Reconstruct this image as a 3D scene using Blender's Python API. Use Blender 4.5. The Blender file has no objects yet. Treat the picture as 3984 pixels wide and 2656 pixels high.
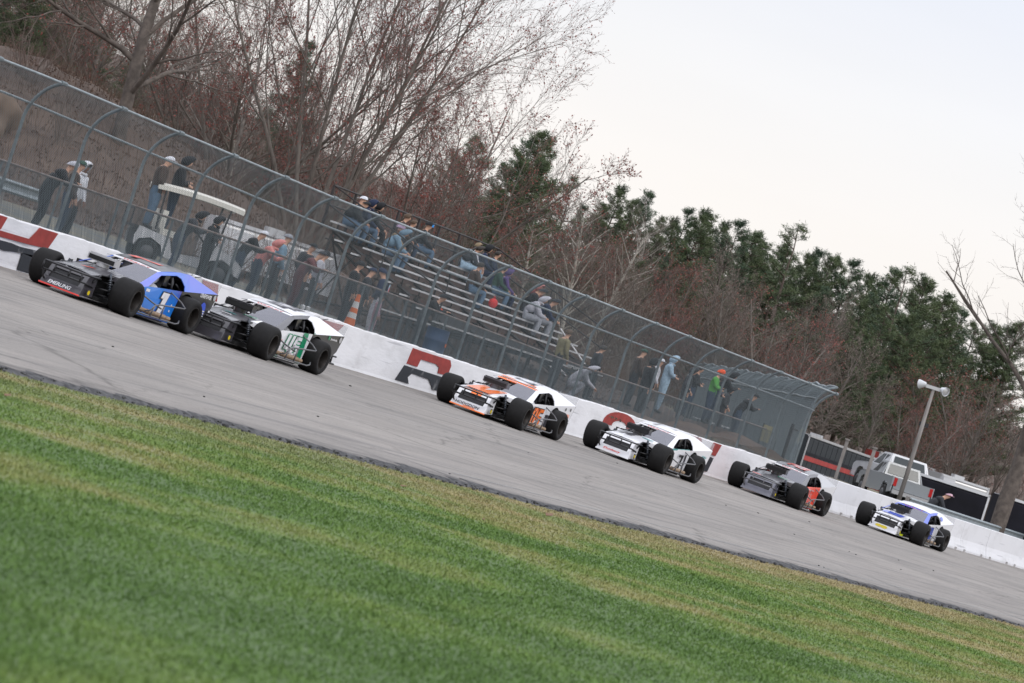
import bpy, bmesh, math, random
import numpy as np
from mathutils import Vector, Matrix

random.seed(11); rng = np.random.default_rng(7)
S = bpy.context.scene; COL = S.collection
R_ = math.radians

# ------------------------------------------------------------------ camera, sky, sun, exposure
# world frame: X runs along the outer race wall (left to right), Y points away behind the wall, Z up
CAM = Vector((-123.0, -45.2, 1.8))
V = Vector((123.0, 45.2, 0)).normalized(); RT = Vector((V.y, -V.x, 0))
PITCH, ROLL = R_(0.376), R_(17.7)
fwd = V*math.cos(PITCH) + Vector((0, 0, 1))*math.sin(PITCH)
u0 = -V*math.sin(PITCH) + Vector((0, 0, 1))*math.cos(PITCH)
cr = RT*math.cos(ROLL) + u0*math.sin(ROLL); cu = -RT*math.sin(ROLL) + u0*math.cos(ROLL)
cam = bpy.data.cameras.new('camera'); cam.sensor_width = 36; cam.lens = 180.72
cam.clip_start = 1; cam.clip_end = 5000
co = bpy.data.objects.new('camera', cam); COL.objects.link(co)
m = Matrix((cr, cu, -fwd)).transposed().to_4x4(); m.translation = CAM
co.matrix_world = m; S.camera = co
cam.dof.use_dof = True; cam.dof.focus_distance = 112; cam.dof.aperture_fstop = 5.6

w = bpy.data.worlds.new('World'); S.world = w; w.use_nodes = True
nt = w.node_tree; nt.nodes.clear(); N = nt.nodes.new; LK = nt.links.new
sky = N('ShaderNodeTexSky'); sky.sky_type = 'NISHITA'; sky.sun_disc = False
SUN_EL, SUN_AZ = R_(42), R_(215)
sky.sun_elevation = SUN_EL; sky.sun_rotation = SUN_AZ; sky.air_density = 1.2; sky.dust_density = 3
tc = N('ShaderNodeTexCoord'); sp = N('ShaderNodeSeparateXYZ'); LK(tc.outputs['Generated'], sp.inputs[0])
ramp = N('ShaderNodeValToRGB'); LK(sp.outputs['Z'], ramp.inputs[0])       # overcast: creamy low band, paler blue grey above, brighter overhead
el = ramp.color_ramp.elements
el[0].position = 0.0; el[0].color = (1.04, .99, .95, 1)
el[1].position = 1.0; el[1].color = (1.52, 1.56, 1.66, 1)
for p, c in ((.045, (1.04, 1.0, .97)), (.068, (.98, .975, .99)), (.10, (.87, .905, 1.0)), (.35, (1.16, 1.20, 1.32))):
    e = el.new(p); e.color = (*c, 1)
mp = N('ShaderNodeMapping'); mp.inputs['Scale'].default_value = (2.2, 2.2, 12); mp.inputs['Rotation'].default_value = (0, .12, .4)
LK(tc.outputs['Generated'], mp.inputs[0])
nz = N('ShaderNodeTexNoise'); nz.inputs['Scale'].default_value = 2.0; nz.inputs['Detail'].default_value = 4; LK(mp.outputs[0], nz.inputs[0])
mr = N('ShaderNodeMapRange'); LK(nz.outputs[0], mr.inputs[0])
mr.inputs[1].default_value = .3; mr.inputs[2].default_value = .75; mr.inputs[3].default_value = .97; mr.inputs[4].default_value = 1.04
mul = N('ShaderNodeVectorMath'); mul.operation = 'SCALE'; LK(ramp.outputs[0], mul.inputs[0]); LK(mr.outputs[0], mul.inputs['Scale'])
sc10 = N('ShaderNodeVectorMath'); sc10.operation = 'SCALE'; sc10.inputs['Scale'].default_value = 10; LK(mul.outputs[0], sc10.inputs[0])
mixw = N('ShaderNodeMixRGB'); mixw.inputs[0].default_value = .93; LK(sky.outputs[0], mixw.inputs[1]); LK(sc10.outputs[0], mixw.inputs[2])
bg = N('ShaderNodeBackground'); bg.inputs[1].default_value = .1; LK(mixw.outputs[0], bg.inputs[0])
wo = N('ShaderNodeOutputWorld'); LK(bg.outputs[0], wo.inputs[0])

sl = bpy.data.lights.new('sun', 'SUN'); sl.energy = .8; sl.angle = R_(18); sl.color = (1, .95, .88)
so = bpy.data.objects.new('sun', sl); COL.objects.link(so)
sd = Vector((math.sin(SUN_AZ)*math.cos(SUN_EL), math.cos(SUN_AZ)*math.cos(SUN_EL), math.sin(SUN_EL)))
so.rotation_euler = (-sd).to_track_quat('-Z', 'Y').to_euler()
S.view_settings.view_transform = 'Standard'; S.view_settings.look = 'None'
S.view_settings.exposure = 0; S.view_settings.gamma = 1; S.view_settings.use_curve_mapping = False

# ------------------------------------------------------------------ helpers
def mat(name, col, rough=.7, metal=0., var=0., scale=3., col2=None, bump=0., bscale=30., alpha=1., spec=.5, stretch=(1, 1, 1), coat=0., detail=5., lo=.35, hi=.65):
    M = bpy.data.materials.new(name); M.use_nodes = True; t = M.node_tree; b = t.nodes['Principled BSDF']
    b.inputs['Base Color'].default_value = (*col, 1); b.inputs['Roughness'].default_value = rough
    b.inputs['Metallic'].default_value = metal; b.inputs['Alpha'].default_value = alpha
    b.inputs['Specular IOR Level'].default_value = spec; b.inputs['Coat Weight'].default_value = coat
    c = t.nodes.new('ShaderNodeTexCoord'); mp = t.nodes.new('ShaderNodeMapping'); t.links.new(c.outputs['Object'], mp.inputs[0])
    mp.inputs['Scale'].default_value = stretch
    if var or col2:
        n = t.nodes.new('ShaderNodeTexNoise'); n.inputs['Scale'].default_value = scale; n.inputs['Detail'].default_value = detail
        t.links.new(mp.outputs[0], n.inputs[0])
        r = t.nodes.new('ShaderNodeValToRGB'); t.links.new(n.outputs[0], r.inputs[0])
        c2 = col2 or tuple(max(0, x*(1-var)) for x in col); c1 = col if col2 else tuple(min(1, x*(1+var)) for x in col)
        r.color_ramp.elements[0].position = lo; r.color_ramp.elements[1].position = hi
        r.color_ramp.elements[0].color = (*c2, 1); r.color_ramp.elements[1].color = (*c1, 1)
        t.links.new(r.outputs[0], b.inputs['Base Color'])
    if bump:
        n2 = t.nodes.new('ShaderNodeTexNoise'); n2.inputs['Scale'].default_value = bscale; n2.inputs['Detail'].default_value = 4
        t.links.new(mp.outputs[0], n2.inputs[0])
        bp = t.nodes.new('ShaderNodeBump'); bp.inputs['Strength'].default_value = bump; bp.inputs['Distance'].default_value = .02
        t.links.new(n2.outputs[0], bp.inputs['Height']); t.links.new(bp.outputs[0], b.inputs['Normal'])
    return M

class MB:
    """collects shapes, builds ONE mesh object"""
    def __init__(s): s.v = []; s.f = []; s.m = []
    def add(s, v, f, mi=0):
        o = len(s.v); s.v += [tuple(x) for x in v]; s.f += [tuple(i+o for i in q) for q in f]; s.m += [mi]*len(f); return s
    def box(s, c, d, rot=0., mi=0, M=None):
        hx, hy, hz = d[0]/2, d[1]/2, d[2]/2
        P = [Vector((x*hx, y*hy, z*hz)) for z in (-1, 1) for y in (-1, 1) for x in (-1, 1)]
        Q = M if M is not None else Matrix.Rotation(rot, 3, 'Z'); c = Vector(c)
        return s.add([Q@p+c for p in P], [(0, 2, 3, 1), (4, 5, 7, 6), (0, 1, 5, 4), (2, 6, 7, 3), (0, 4, 6, 2), (1, 3, 7, 5)], mi)
    def tube(s, pts, r, n=6, mi=0, cap=True):
        pts = [Vector(p) for p in pts]; rs = r if isinstance(r, (list, tuple)) else [r]*len(pts)
        o = len(s.v); up = Vector((0.13, 0.21, 1)); prev = None
        for i, p in enumerate(pts):
            a = (pts[min(i+1, len(pts)-1)]-pts[max(i-1, 0)])
            if a.length < 1e-9: a = Vector((0, 0, 1))
            a.normalize()
            if prev is None:
                x = a.cross(up)
                if x.length < 1e-3: x = a.cross(Vector((1, 0, 0)))
            else: x = prev - a*prev.dot(a)
            x.normalize(); prev = x; y = a.cross(x)
            for k in range(n):
                t = 2*math.pi*k/n; s.v.append(tuple(p+(x*math.cos(t)+y*math.sin(t))*rs[i]))
        nn = len(pts)
        for i in range(nn-1):
            for k in range(n):
                k2 = (k+1) % n; s.f.append((o+i*n+k, o+i*n+k2, o+(i+1)*n+k2, o+(i+1)*n+k)); s.m.append(mi)
        if cap and n > 2:
            s.f.append(tuple(o+k for k in range(n-1, -1, -1))); s.f.append(tuple(o+(nn-1)*n+k for k in range(n))); s.m += [mi, mi]
        return s
    def lathe(s, prof, axis='Y', n=24, c=(0, 0, 0), mi=0):
        o = len(s.v); c = Vector(c)      # prof: (radius, position along the axis)
        for r, h in prof:
            for k in range(n):
                t = 2*math.pi*k/n; a, b = r*math.cos(t), r*math.sin(t)
                s.v.append(tuple(c+Vector({'Y': (a, h, b), 'Z': (a, b, h), 'X': (h, a, b)}[axis])))
        for i in range(len(prof)-1):
            for k in range(n):
                k2 = (k+1) % n; s.f.append((o+i*n+k, o+i*n+k2, o+(i+1)*n+k2, o+(i+1)*n+k)); s.m.append(mi)
        return s
    def slab(s, pts, t=.012, mi=0):
        """a sheet-metal panel: polygon in 3D with thickness, set back from the outline it is drawn on"""
        P = [Vector(p) for p in pts]; nrm = Vector((0, 0, 0))
        for i in range(len(P)): nrm += P[i].cross(P[(i+1) % len(P)])
        nrm.normalize(); n = len(P); o = len(s.v)
        s.v += [tuple(p) for p in P] + [tuple(p-nrm*t) for p in P]
        s.f += [tuple(o+i for i in range(n)), tuple(o+n+i for i in range(n-1, -1, -1))]
        s.f += [(o+i, o+n+i, o+n+(i+1) % n, o+(i+1) % n) for i in range(n)]; s.m += [mi]*(n+2); return s
    def ball(s, c, r, mi=0, nu=10, nv=7, sq=(1, 1, 1)):
        o = len(s.v)
        for j in range(nv+1):
            a = math.pi*j/nv
            for k in range(nu):
                b = 2*math.pi*k/nu
                s.v.append((c[0]+r*sq[0]*math.sin(a)*math.cos(b), c[1]+r*sq[1]*math.sin(a)*math.sin(b), c[2]+r*sq[2]*math.cos(a)))
        for j in range(nv):
            for k in range(nu):
                k2 = (k+1) % nu; s.f.append((o+j*nu+k, o+(j+1)*nu+k, o+(j+1)*nu+k2, o+j*nu+k2)); s.m.append(mi)
        return s
    def mesh(s, name, mats, smooth=False, ang=None):
        me = bpy.data.meshes.new(name); me.from_pydata(s.v, [], s.f)
        for q in (mats if isinstance(mats, (list, tuple)) else [mats]): me.materials.append(q)
        if len(me.polygons): me.polygons.foreach_set('material_index', s.m)
        if smooth: me.polygons.foreach_set('use_smooth', [True]*len(me.polygons))
        if ang is not None: me.set_sharp_from_angle(angle=R_(ang))
        me.update(); return me
    def build(s, name, mats, parent=None, smooth=False, ang=None, **kw):
        return link(name, s.mesh(name, mats, smooth, ang), parent, **kw)

def link(name, data, parent=None, loc=None, rot=None, kind=None, label=None, cat=None, group=None):
    o = bpy.data.objects.new(name, data); COL.objects.link(o)
    if parent is not None: o.parent = parent
    if loc is not None: o.location = loc
    if rot is not None: o.rotation_euler = rot
    for k, x in (('kind', kind), ('label', label), ('category', cat), ('group', group)):
        if x: o[k] = x
    return o
def thing(name, label, cat, loc=(0, 0, 0), rot=(0, 0, 0), group=None, scale=None):
    o = link(name, None, None, loc, rot, None, label, cat, group)
    if scale is not None: o.scale = scale if isinstance(scale, tuple) else (scale,)*3
    return o
def npmesh(name, v, f, mats, mi=None, smooth=False):
    """fast mesh from numpy arrays, f is (n,3) or (n,4)"""
    me = bpy.data.meshes.new(name); v = np.asarray(v, np.float32); f = np.asarray(f, np.int32); k = f.shape[1]
    me.vertices.add(len(v)); me.vertices.foreach_set('co', v.ravel())
    me.loops.add(f.size); me.loops.foreach_set('vertex_index', f.ravel())
    me.polygons.add(len(f)); me.polygons.foreach_set('loop_start', np.arange(0, f.size, k, dtype=np.int32))
    for q in (mats if isinstance(mats, (list, tuple)) else [mats]): me.materials.append(q)
    if mi is not None: me.polygons.foreach_set('material_index', np.asarray(mi, np.int32))
    if smooth: me.polygons.foreach_set('use_smooth', [True]*len(f))
    me.update(calc_edges=True); me.validate(); return me
def sstep(a, b, x):
    t = np.clip((x-a)/(b-a), 0, 1); return t*t*(3-2*t)
ORD = 'first second third fourth fifth sixth seventh eighth ninth tenth eleventh twelfth thirteenth fourteenth fifteenth sixteenth seventeenth eighteenth nineteenth twentieth'.split()
ORD += ['twenty-'+q for q in ORD[:9]]+['thirtieth']+['thirty-'+q for q in ORD[:9]]+['fortieth']+['forty-'+q for q in ORD[:9]]+['fiftieth']+['fifty-'+q for q in ORD[:9]]+['sixtieth']+['sixty-'+q for q in ORD[:9]]
def at(lat, D, z=0.):
    """survey position: metres to the right of the camera axis, metres out along it"""
    p = CAM + V*D + RT*lat; return Vector((p.x, p.y, z))

# ------------------------------------------------------------------ materials of the setting
M_conc = mat('white painted concrete', (.80, .80, .83), .75, col2=(.66, .66, .68), scale=1.3, bump=.35, bscale=9, lo=.3, hi=.55, stretch=(.5, 1, 1.6))
def scuff(M, amt=.55):
    t = M.node_tree; n = t.nodes.new; l = t.links.new; b = t.nodes['Principled BSDF']; src = b.inputs['Base Color'].links[0].from_socket
    g = n('ShaderNodeNewGeometry'); col = src
    for sc_, st_, a, e_, dk in ((3., (.12, 1, 3.2), .30, .37, (.45, .45, .47)), (1.1, (.9, 1, 1.6), .28, .42, (.72, .71, .70)), (9., (1, 1, 1), .25, .33, (.55, .54, .54))):
        mp = n('ShaderNodeMapping'); mp.inputs['Scale'].default_value = st_; l(g.outputs['Position'], mp.inputs[0]); q = n('ShaderNodeTexNoise'); q.inputs['Scale'].default_value = sc_; q.inputs['Detail'].default_value = 5; l(mp.outputs[0], q.inputs[0])
        r = n('ShaderNodeValToRGB'); l(q.outputs[0], r.inputs[0]); r.color_ramp.elements[0].position = a; r.color_ramp.elements[0].color = (*dk, 1); r.color_ramp.elements[1].position = e_; r.color_ramp.elements[1].color = (1, 1, 1, 1)
        x = n('ShaderNodeMixRGB'); x.blend_type = 'MULTIPLY'; x.inputs[0].default_value = amt; l(col, x.inputs[1]); l(r.outputs[0], x.inputs[2]); col = x.outputs[0]
    l(col, b.inputs['Base Color'])
scuff(M_conc)
M_red = mat('dull red wall paint', (.30, .035, .028), .75, var=.15, scale=5, bump=.2, bscale=12)
M_blk = mat('worn black wall paint', (.022, .026, .034), .75, col2=(.30, .30, .31), scale=2.2, lo=.28, hi=.40, bump=.2, bscale=12)
M_galv = mat('galvanised steel', (.30, .34, .36), .5, .55, var=.15, scale=6)
M_galvd = mat('weathered grey fence pipe', (.17, .20, .215), .6, .35, var=.2, scale=6)
M_wire = mat('fence wire', (.135, .165, .18), .55, .4)
M_wire2 = mat('old dull fence wire', (.11, .135, .15), .65, .3)
M_rust = mat('rusty rail pipe', (.22, .20, .19), .7, .2, col2=(.13, .09, .075), scale=5)
M_alu = mat('aluminium plank', (.62, .62, .63), .45, .35, var=.12, scale=4)
M_steel = mat('dark painted steel', (.035, .030, .030), .6, .2, var=.2, scale=5)
M_brownst = mat('brown primer steel', (.10, .065, .055), .75, 0, var=.2, scale=5)

def mat_asphalt():
    M = bpy.data.materials.new('old grey asphalt'); M.use_nodes = True; t = M.node_tree; b = t.nodes['Principled BSDF']; n = t.nodes.new; l = t.links.new
    b.inputs['Roughness'].default_value = .85; b.inputs['Specular IOR Level'].default_value = .3
    g = n('ShaderNodeNewGeometry')
    def noise(scale, st, det=5, rough=.55):
        mp = n('ShaderNodeMapping'); mp.inputs['Scale'].default_value = st; l(g.outputs['Position'], mp.inputs[0])
        q = n('ShaderNodeTexNoise'); q.inputs['Scale'].default_value = scale; q.inputs['Detail'].default_value = det; q.inputs['Roughness'].default_value = rough
        l(mp.outputs[0], q.inputs[0]); return q.outputs[0]
    def rmp(x, stops):
        r = n('ShaderNodeValToRGB'); l(x, r.inputs[0]); e = r.color_ramp.elements
        e[0].position, e[0].color = stops[0][0], (*stops[0][1], 1); e[1].position, e[1].color = stops[-1][0], (*stops[-1][1], 1)
        for p, c in stops[1:-1]: q = e.new(p); q.color = (*c, 1)
        return r.outputs[0]
    def mx(mode, f, a, c):
        q = n('ShaderNodeMixRGB'); q.blend_type = mode; q.inputs[0].default_value = f; l(a, q.inputs[1]); l(c, q.inputs[2]); return q.outputs[0]
    base = rmp(noise(.5, (.35, 1, 1)), [(.3, (.262, .242, .226)), (.7, (.320, .297, .278))])
    fine = rmp(noise(14, (1, 1, 1), 6, .7), [(.3, (.80, .80, .80)), (.7, (1.15, 1.15, 1.15))])
    grit = rmp(noise(60, (1, 1, 1), 3, .8), [(.3, (.72, .72, .72)), (.75, (1.25, 1.25, 1.25))])
    streak = rmp(noise(3.4, (.035, 1, 1), 6, .62), [(.36, (.66, .67, .70)), (.46, (.93, .93, .94)), (.62, (1.04, 1.04, 1.04))])
    rubber = rmp(noise(7., (.02, 1, 1), 3, .6), [(.30, (.55, .56, .60)), (.40, (1, 1, 1))])
    c = mx('MULTIPLY', .8, base, fine); c = mx('MULTIPLY', .8, c, grit); c = mx('MULTIPLY', .75, c, streak); c = mx('MULTIPLY', .5, c, rubber)
    warp = n('ShaderNodeTexNoise'); warp.inputs['Scale'].default_value = .8; warp.inputs['Detail'].default_value = 5; l(g.outputs['Position'], warp.inputs[0])
    wm = n('ShaderNodeVectorMath'); wm.operation = 'MULTIPLY_ADD'; l(warp.outputs['Color'], wm.inputs[0]); wm.inputs[1].default_value = (1.6, .9, 0); l(g.outputs['Position'], wm.inputs[2])
    for sc_, st_, wd_, dk in ((.16, (.35, 1, 0), .005, .60), (.55, (.12, 1, 0), .010, .78)):
        mpv = n('ShaderNodeMapping'); mpv.inputs['Scale'].default_value = st_; l(wm.outputs[0], mpv.inputs[0])
        vo = n('ShaderNodeTexVoronoi'); vo.feature = 'DISTANCE_TO_EDGE'; vo.inputs['Scale'].default_value = sc_; l(mpv.outputs[0], vo.inputs[0])
        c = mx('MULTIPLY', 1, c, rmp(vo.outputs['Distance'], [(0.0, (dk, dk, dk)), (wd_, (1, 1, 1))]))
    patch = rmp(noise(.25, (.25, 1, 1), 3), [(.47, (.90, .90, .90)), (.50, (1.03, 1.02, 1.01))]); c = mx('MULTIPLY', .6, c, patch)
    sy = n('ShaderNodeSeparateXYZ'); l(g.outputs['Position'], sy.inputs[0]); ny = n('ShaderNodeMath'); ny.operation = 'MULTIPLY_ADD'; l(noise(1.3, (.5, 1, 1), 5), ny.inputs[0]); ny.inputs[1].default_value = 1.9; l(sy.outputs['Y'], ny.inputs[2])
    ew = n('ShaderNodeMapRange'); l(ny.outputs[0], ew.inputs[0]); ew.inputs[1].default_value = -17.15; ew.inputs[2].default_value = -16.0; ew.inputs[3].default_value = 0; ew.inputs[4].default_value = 1
    c = mx('MULTIPLY', 1, c, rmp(ew.outputs[0], [(0, (.50, .50, .52)), (1, (1, 1, 1))]))
    l(c, b.inputs['Base Color'])
    bp = n('ShaderNodeBump'); bp.inputs['Strength'].default_value = .5; bp.inputs['Distance'].default_value = .012
    l(noise(45, (1, 1, 1), 4, .7), bp.inputs['Height']); l(bp.outputs[0], b.inputs['Normal'])
    return M
M_asph = mat_asphalt()
M_edge = mat('crumbled dark asphalt', (.10, .10, .105), .95, col2=(.02, .02, .023), scale=9, bump=1, bscale=25)
M_line = mat('faded white line', (.33, .33, .33), .8, col2=(.22, .22, .22), scale=3)

def mat_grass(blade=False):
    M = bpy.data.materials.new('grass blades' if blade else 'turf'); M.use_nodes = True; t = M.node_tree; b = t.nodes['Principled BSDF']; n = t.nodes.new; l = t.links.new
    b.inputs['Roughness'].default_value = .7; b.inputs['Specular IOR Level'].default_value = .25
    g = n('ShaderNodeNewGeometry')
    def noise(scale, st, det=4, off=0):
        mp = n('ShaderNodeMapping'); mp.inputs['Scale'].default_value = st; mp.inputs['Location'].default_value = (off, off, 0); mp.inputs['Rotation'].default_value = (0, 0, R_(0))
        l(g.outputs['Position'], mp.inputs[0]); q = n('ShaderNodeTexNoise'); q.inputs['Scale'].default_value = scale; q.inputs['Detail'].default_value = det
        l(mp.outputs[0], q.inputs[0]); return q.outputs[0]
    r = n('ShaderNodeValToRGB'); sx = n('ShaderNodeSeparateXYZ'); l(g.outputs['Position'], sx.inputs[0]); dry = n('ShaderNodeMath'); dry.operation = 'MULTIPLY_ADD'; l(sx.outputs['X'], dry.inputs[0]); dry.inputs[1].default_value = .0030; l(noise(.34, (.45, 1, 1), 6), dry.inputs[2]); dr2 = n('ShaderNodeMath'); dr2.operation = 'ADD'; l(dry.outputs[0], dr2.inputs[0]); dr2.inputs[1].default_value = .215; l(dr2.outputs[0], r.inputs[0]); e = r.color_ramp.elements
    e[0].position, e[0].color = .34, (.066, .118, .030, 1); e[1].position, e[1].color = .70, (.235, .205, .098, 1)
    for p, c in ((.45, (.078, .134, .032)), (.52, (.112, .165, .042)), (.60, (.172, .180, .066))):
        q = e.new(p); q.color = (*c, 1)
    f = n('ShaderNodeValToRGB'); l(noise(5, (.5, 1, 1), 6, 3), f.inputs[0]); f.color_ramp.elements[0].position = .3; f.color_ramp.elements[1].position = .7
    f.color_ramp.elements[0].color = (.86, .87, .86, 1); f.color_ramp.elements[1].color = (1.16, 1.15, 1.16, 1)
    mx = n('ShaderNodeMixRGB'); mx.blend_type = 'MULTIPLY'; mx.inputs[0].default_value = 1; l(r.outputs[0], mx.inputs[1]); l(f.outputs[0], mx.inputs[2])
    # a dry strawy band along the track edge
    sp = n('ShaderNodeSeparateXYZ'); l(g.outputs['Position'], sp.inputs[0])
    ma = n('ShaderNodeMath'); ma.operation = 'MULTIPLY_ADD'; l(noise(.9, (.4, 1, 1), 5, 9), ma.inputs[0]); ma.inputs[1].default_value = 7.; l(sp.outputs['Y'], ma.inputs[2])
    mr = n('ShaderNodeMapRange'); l(ma.outputs[0], mr.inputs[0]); mr.inputs[1].default_value = -19.6; mr.inputs[2].default_value = -13.6; mr.inputs[3].default_value = 0; mr.inputs[4].default_value = .5
    m2 = n('ShaderNodeMixRGB'); l(mr.outputs[0], m2.inputs[0]); l(mx.outputs[0], m2.inputs[1]); m2.inputs[2].default_value = (.23, .185, .12, 1)
    last = m2.outputs[0]
    if blade:
        at_ = n('ShaderNodeObjectInfo')
        w_ = n('ShaderNodeTexWhiteNoise'); w_.noise_dimensions = '3D'
        sn = n('ShaderNodeVectorMath'); sn.operation = 'SNAP'; sn.inputs[1].default_value = (.02, .02, 10); l(g.outputs['Position'], sn.inputs[0]); l(sn.outputs[0], w_.inputs[0])
        m3 = n('ShaderNodeMixRGB'); m3.blend_type = 'MULTIPLY'; m3.inputs[0].default_value = .26; l(last, m3.inputs[1]); l(w_.outputs['Value'], m3.inputs[2])
        m4 = n('ShaderNodeVectorMath'); m4.operation = 'SCALE'; m4.inputs['Scale'].default_value = 1.62; l(m3.outputs[0], m4.inputs[0]); last = m4.outputs[0]
    l(last, b.inputs['Base Color']); return M
M_turf = mat_grass(); M_blade = mat_grass(True)

# ------------------------------------------------------------------ ground, track
K = .8/17.9
def track_z(y): return .8 + K*y
def sheet(name, xs, ys, zf, mats, kind='structure', smooth=True):
    X, Y = np.meshgrid(xs, ys); Z = zf(X, Y); nx, ny = len(xs), len(ys)
    v = np.stack([X.ravel(), Y.ravel(), Z.ravel()], 1); i = np.arange(nx*ny).reshape(ny, nx)
    f = np.stack([i[:-1, :-1].ravel(), i[:-1, 1:].ravel(), i[1:, 1:].ravel(), i[1:, :-1].ravel()], 1)
    return link(name, npmesh(name, v, f, mats, smooth=smooth), kind=kind)
def wob(x, s=1.):
    return .09*np.sin(x*1.7*s+1)+.07*np.sin(x*4.1*s+2.3)+.05*np.sin(x*9.7*s)+.03*np.sin(x*23.*s+.7)+.10*np.sin(x*.61)
sheet('infield_grass', np.linspace(-420, 600, 60), np.concatenate([np.linspace(-900, -60, 12), np.linspace(-50, -17.0, 30)]), lambda X, Y: 0*X-.03, M_turf)
# the track: a banked sheet whose inner edge is ragged
xs = np.concatenate([np.linspace(-420, -90, 40), np.arange(-89.9, 60, .12), np.linspace(60.2, 600, 60)])
ys = [0]+[-1., -5, -10, -15, -17.5]
v = []; nx = len(xs)
for y in ys: v += [(x, y, track_z(y)) for x in xs]
lk = np.arange(-420, 601, .8); lump = .20*np.abs(np.interp(xs, lk, rng.standard_normal(len(lk))))+.06*rng.random(nx)
ed = -17.95+wob(xs)*.8+lump
v += list(zip(xs, ed, track_z(ed)+.03)); 
ed2 = ed-.10-.10*rng.random(nx)-.5*lump; v += list(zip(xs, ed2, track_z(ed)-.005-.05*rng.random(nx)))
ed3 = ed2-.08-.16*rng.random(nx); v += list(zip(xs, ed3, [-.04]*nx))
idx = np.arange(nx*9).reshape(9, nx); f = np.stack([idx[1:, :-1].ravel(), idx[1:, 1:].ravel(), idx[:-1, 1:].ravel(), idx[:-1, :-1].ravel()], 1)
mi = np.zeros((8, nx-1), int); mi[6:] = 1
link('track', npmesh('track', v, f, [M_asph, M_edge], mi.ravel()), kind='structure')
# thin worn line by the inner edge
MB().add([(x, y, track_z(y)+.004) for x in (-46, 80) for y in (-16.66, -16.60)], [(0, 2, 3, 1)]).build('edge_line', M_line, kind='structure')

# broken bits along the lip
mb = MB()
for i in range(420):
    x = random.uniform(-72, 0); y = float(-18.12+wob(np.array(x))*.8)-random.uniform(-.05, .28); r = random.uniform(.008, .035)
    mb.ball((x, y, random.uniform(-.01, .03)), r, nu=5, nv=3, sq=(1.3, 1, random.uniform(.4, .9)))
mb.build('asphalt_rubble', M_edge, kind='stuff')

# lawn blades in the part of the infield the photograph shows
def grass_patch():
    n = 620000
    D = 19+ (rng.random(n)**1.35)*105; L = (rng.random(n)*2-1)*(D*.118+.5)
    x = CAM.x+V.x*D+RT.x*L; y = CAM.y+V.y*D+RT.y*L
    k = (y < -18.12+wob(x)*.8-.08*rng.random(n)); x, y, D = x[k], y[k], D[k]; n = len(x)
    patch = np.sin(x*.9+1.3*np.sin(y*.7))*np.sin(y*1.3+x*.2)
    h = (.012+.016*rng.random(n))*(1+.35*patch)*(1+.004*(D-19)); wd = .003+.00012*D*(.6+.8*rng.random(n))
    a = rng.random(n)*6.283; la = rng.random(n)*6.283; ln = h*(.3+.9*rng.random(n))
    dx, dy = np.cos(a)*wd, np.sin(a)*wd
    v = np.zeros((n, 3, 3), np.float32)
    v[:, 0] = np.stack([x-dx, y-dy, np.full(n, -.03)], 1); v[:, 1] = np.stack([x+dx, y+dy, np.full(n, -.03)], 1)
    v[:, 2] = np.stack([x+np.cos(la)*ln, y+np.sin(la)*ln, h-.03], 1)
    return npmesh('grass', v.reshape(-1, 3), np.arange(3*n).reshape(-1, 3), M_blade)
link('grass', grass_patch(), kind='stuff', label='short green and straw coloured lawn grass of the infield', cat='grass')

def ground_h(X, Y):
    X = np.asarray(X, float); Y = np.asarray(Y, float)
    left = 1.55+.05*np.clip(Y, 0, 12); right = .95+.012*np.clip(Y, 0, 40)
    t = sstep(24, 36, X); z = left*(1-t)+right*t
    d = V.x*(X-CAM.x)+V.y*(Y-CAM.y); lat = RT.x*(X-CAM.x)+RT.y*(Y-CAM.y); ang = lat/np.maximum(d, 60)
    # earth bank on the left: starts about 138 m out, ridge falls towards the right
    A = 3.9*(1-sstep(-.105, -.015, ang))+.5
    z = z + A*sstep(139, 156, d)*(1-.0*ang) + 2.6*sstep(170, 330, d)*sstep(-.04, .05, -ang+.05) + 7.5*sstep(285, 370, d)
    z = z + .16*np.sin(X*1.3+Y*.7)*np.sin(Y*1.1)*sstep(139, 145, d) + .07*np.sin(X*4.3+1)*np.sin(Y*3.7+2)*sstep(138, 142, d)
    return z
def gz(p): return float(ground_h(p[0], p[1]))
def mat_bank():
    M = mat('ground behind the wall', (.125, .088, .068), .95, col2=(.075, .052, .042), scale=1.6, bump=.8, bscale=6, lo=.3, hi=.7)
    return M
M_bank = mat_bank()
M_pave = mat('worn paved walkway', (.10, .115, .125), .9, col2=(.17, .15, .105), scale=.5, bump=.3, bscale=15, lo=.45, hi=.6)
gx = np.concatenate([np.linspace(-420, -60, 20), np.arange(-58, 140, .9), np.linspace(142, 900, 50)]); gy = np.concatenate([np.arange(.34, 60, .8), np.linspace(61, 900, 60)])
g = sheet('back_ground', gx, gy, ground_h, [M_bank, M_pave])
me = g.data; ce = np.zeros(len(me.polygons)*3); me.polygons.foreach_get('center', ce); ce = ce.reshape(-1, 3)
dd = V.x*(ce[:, 0]-CAM.x)+V.y*(ce[:, 1]-CAM.y)
me.polygons.foreach_set('material_index', np.where((ce[:, 1] < 13) & (dd < 138) | ((ce[:, 0] > 30) & (dd < 262)), 1, 0).astype(np.int32))

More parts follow.
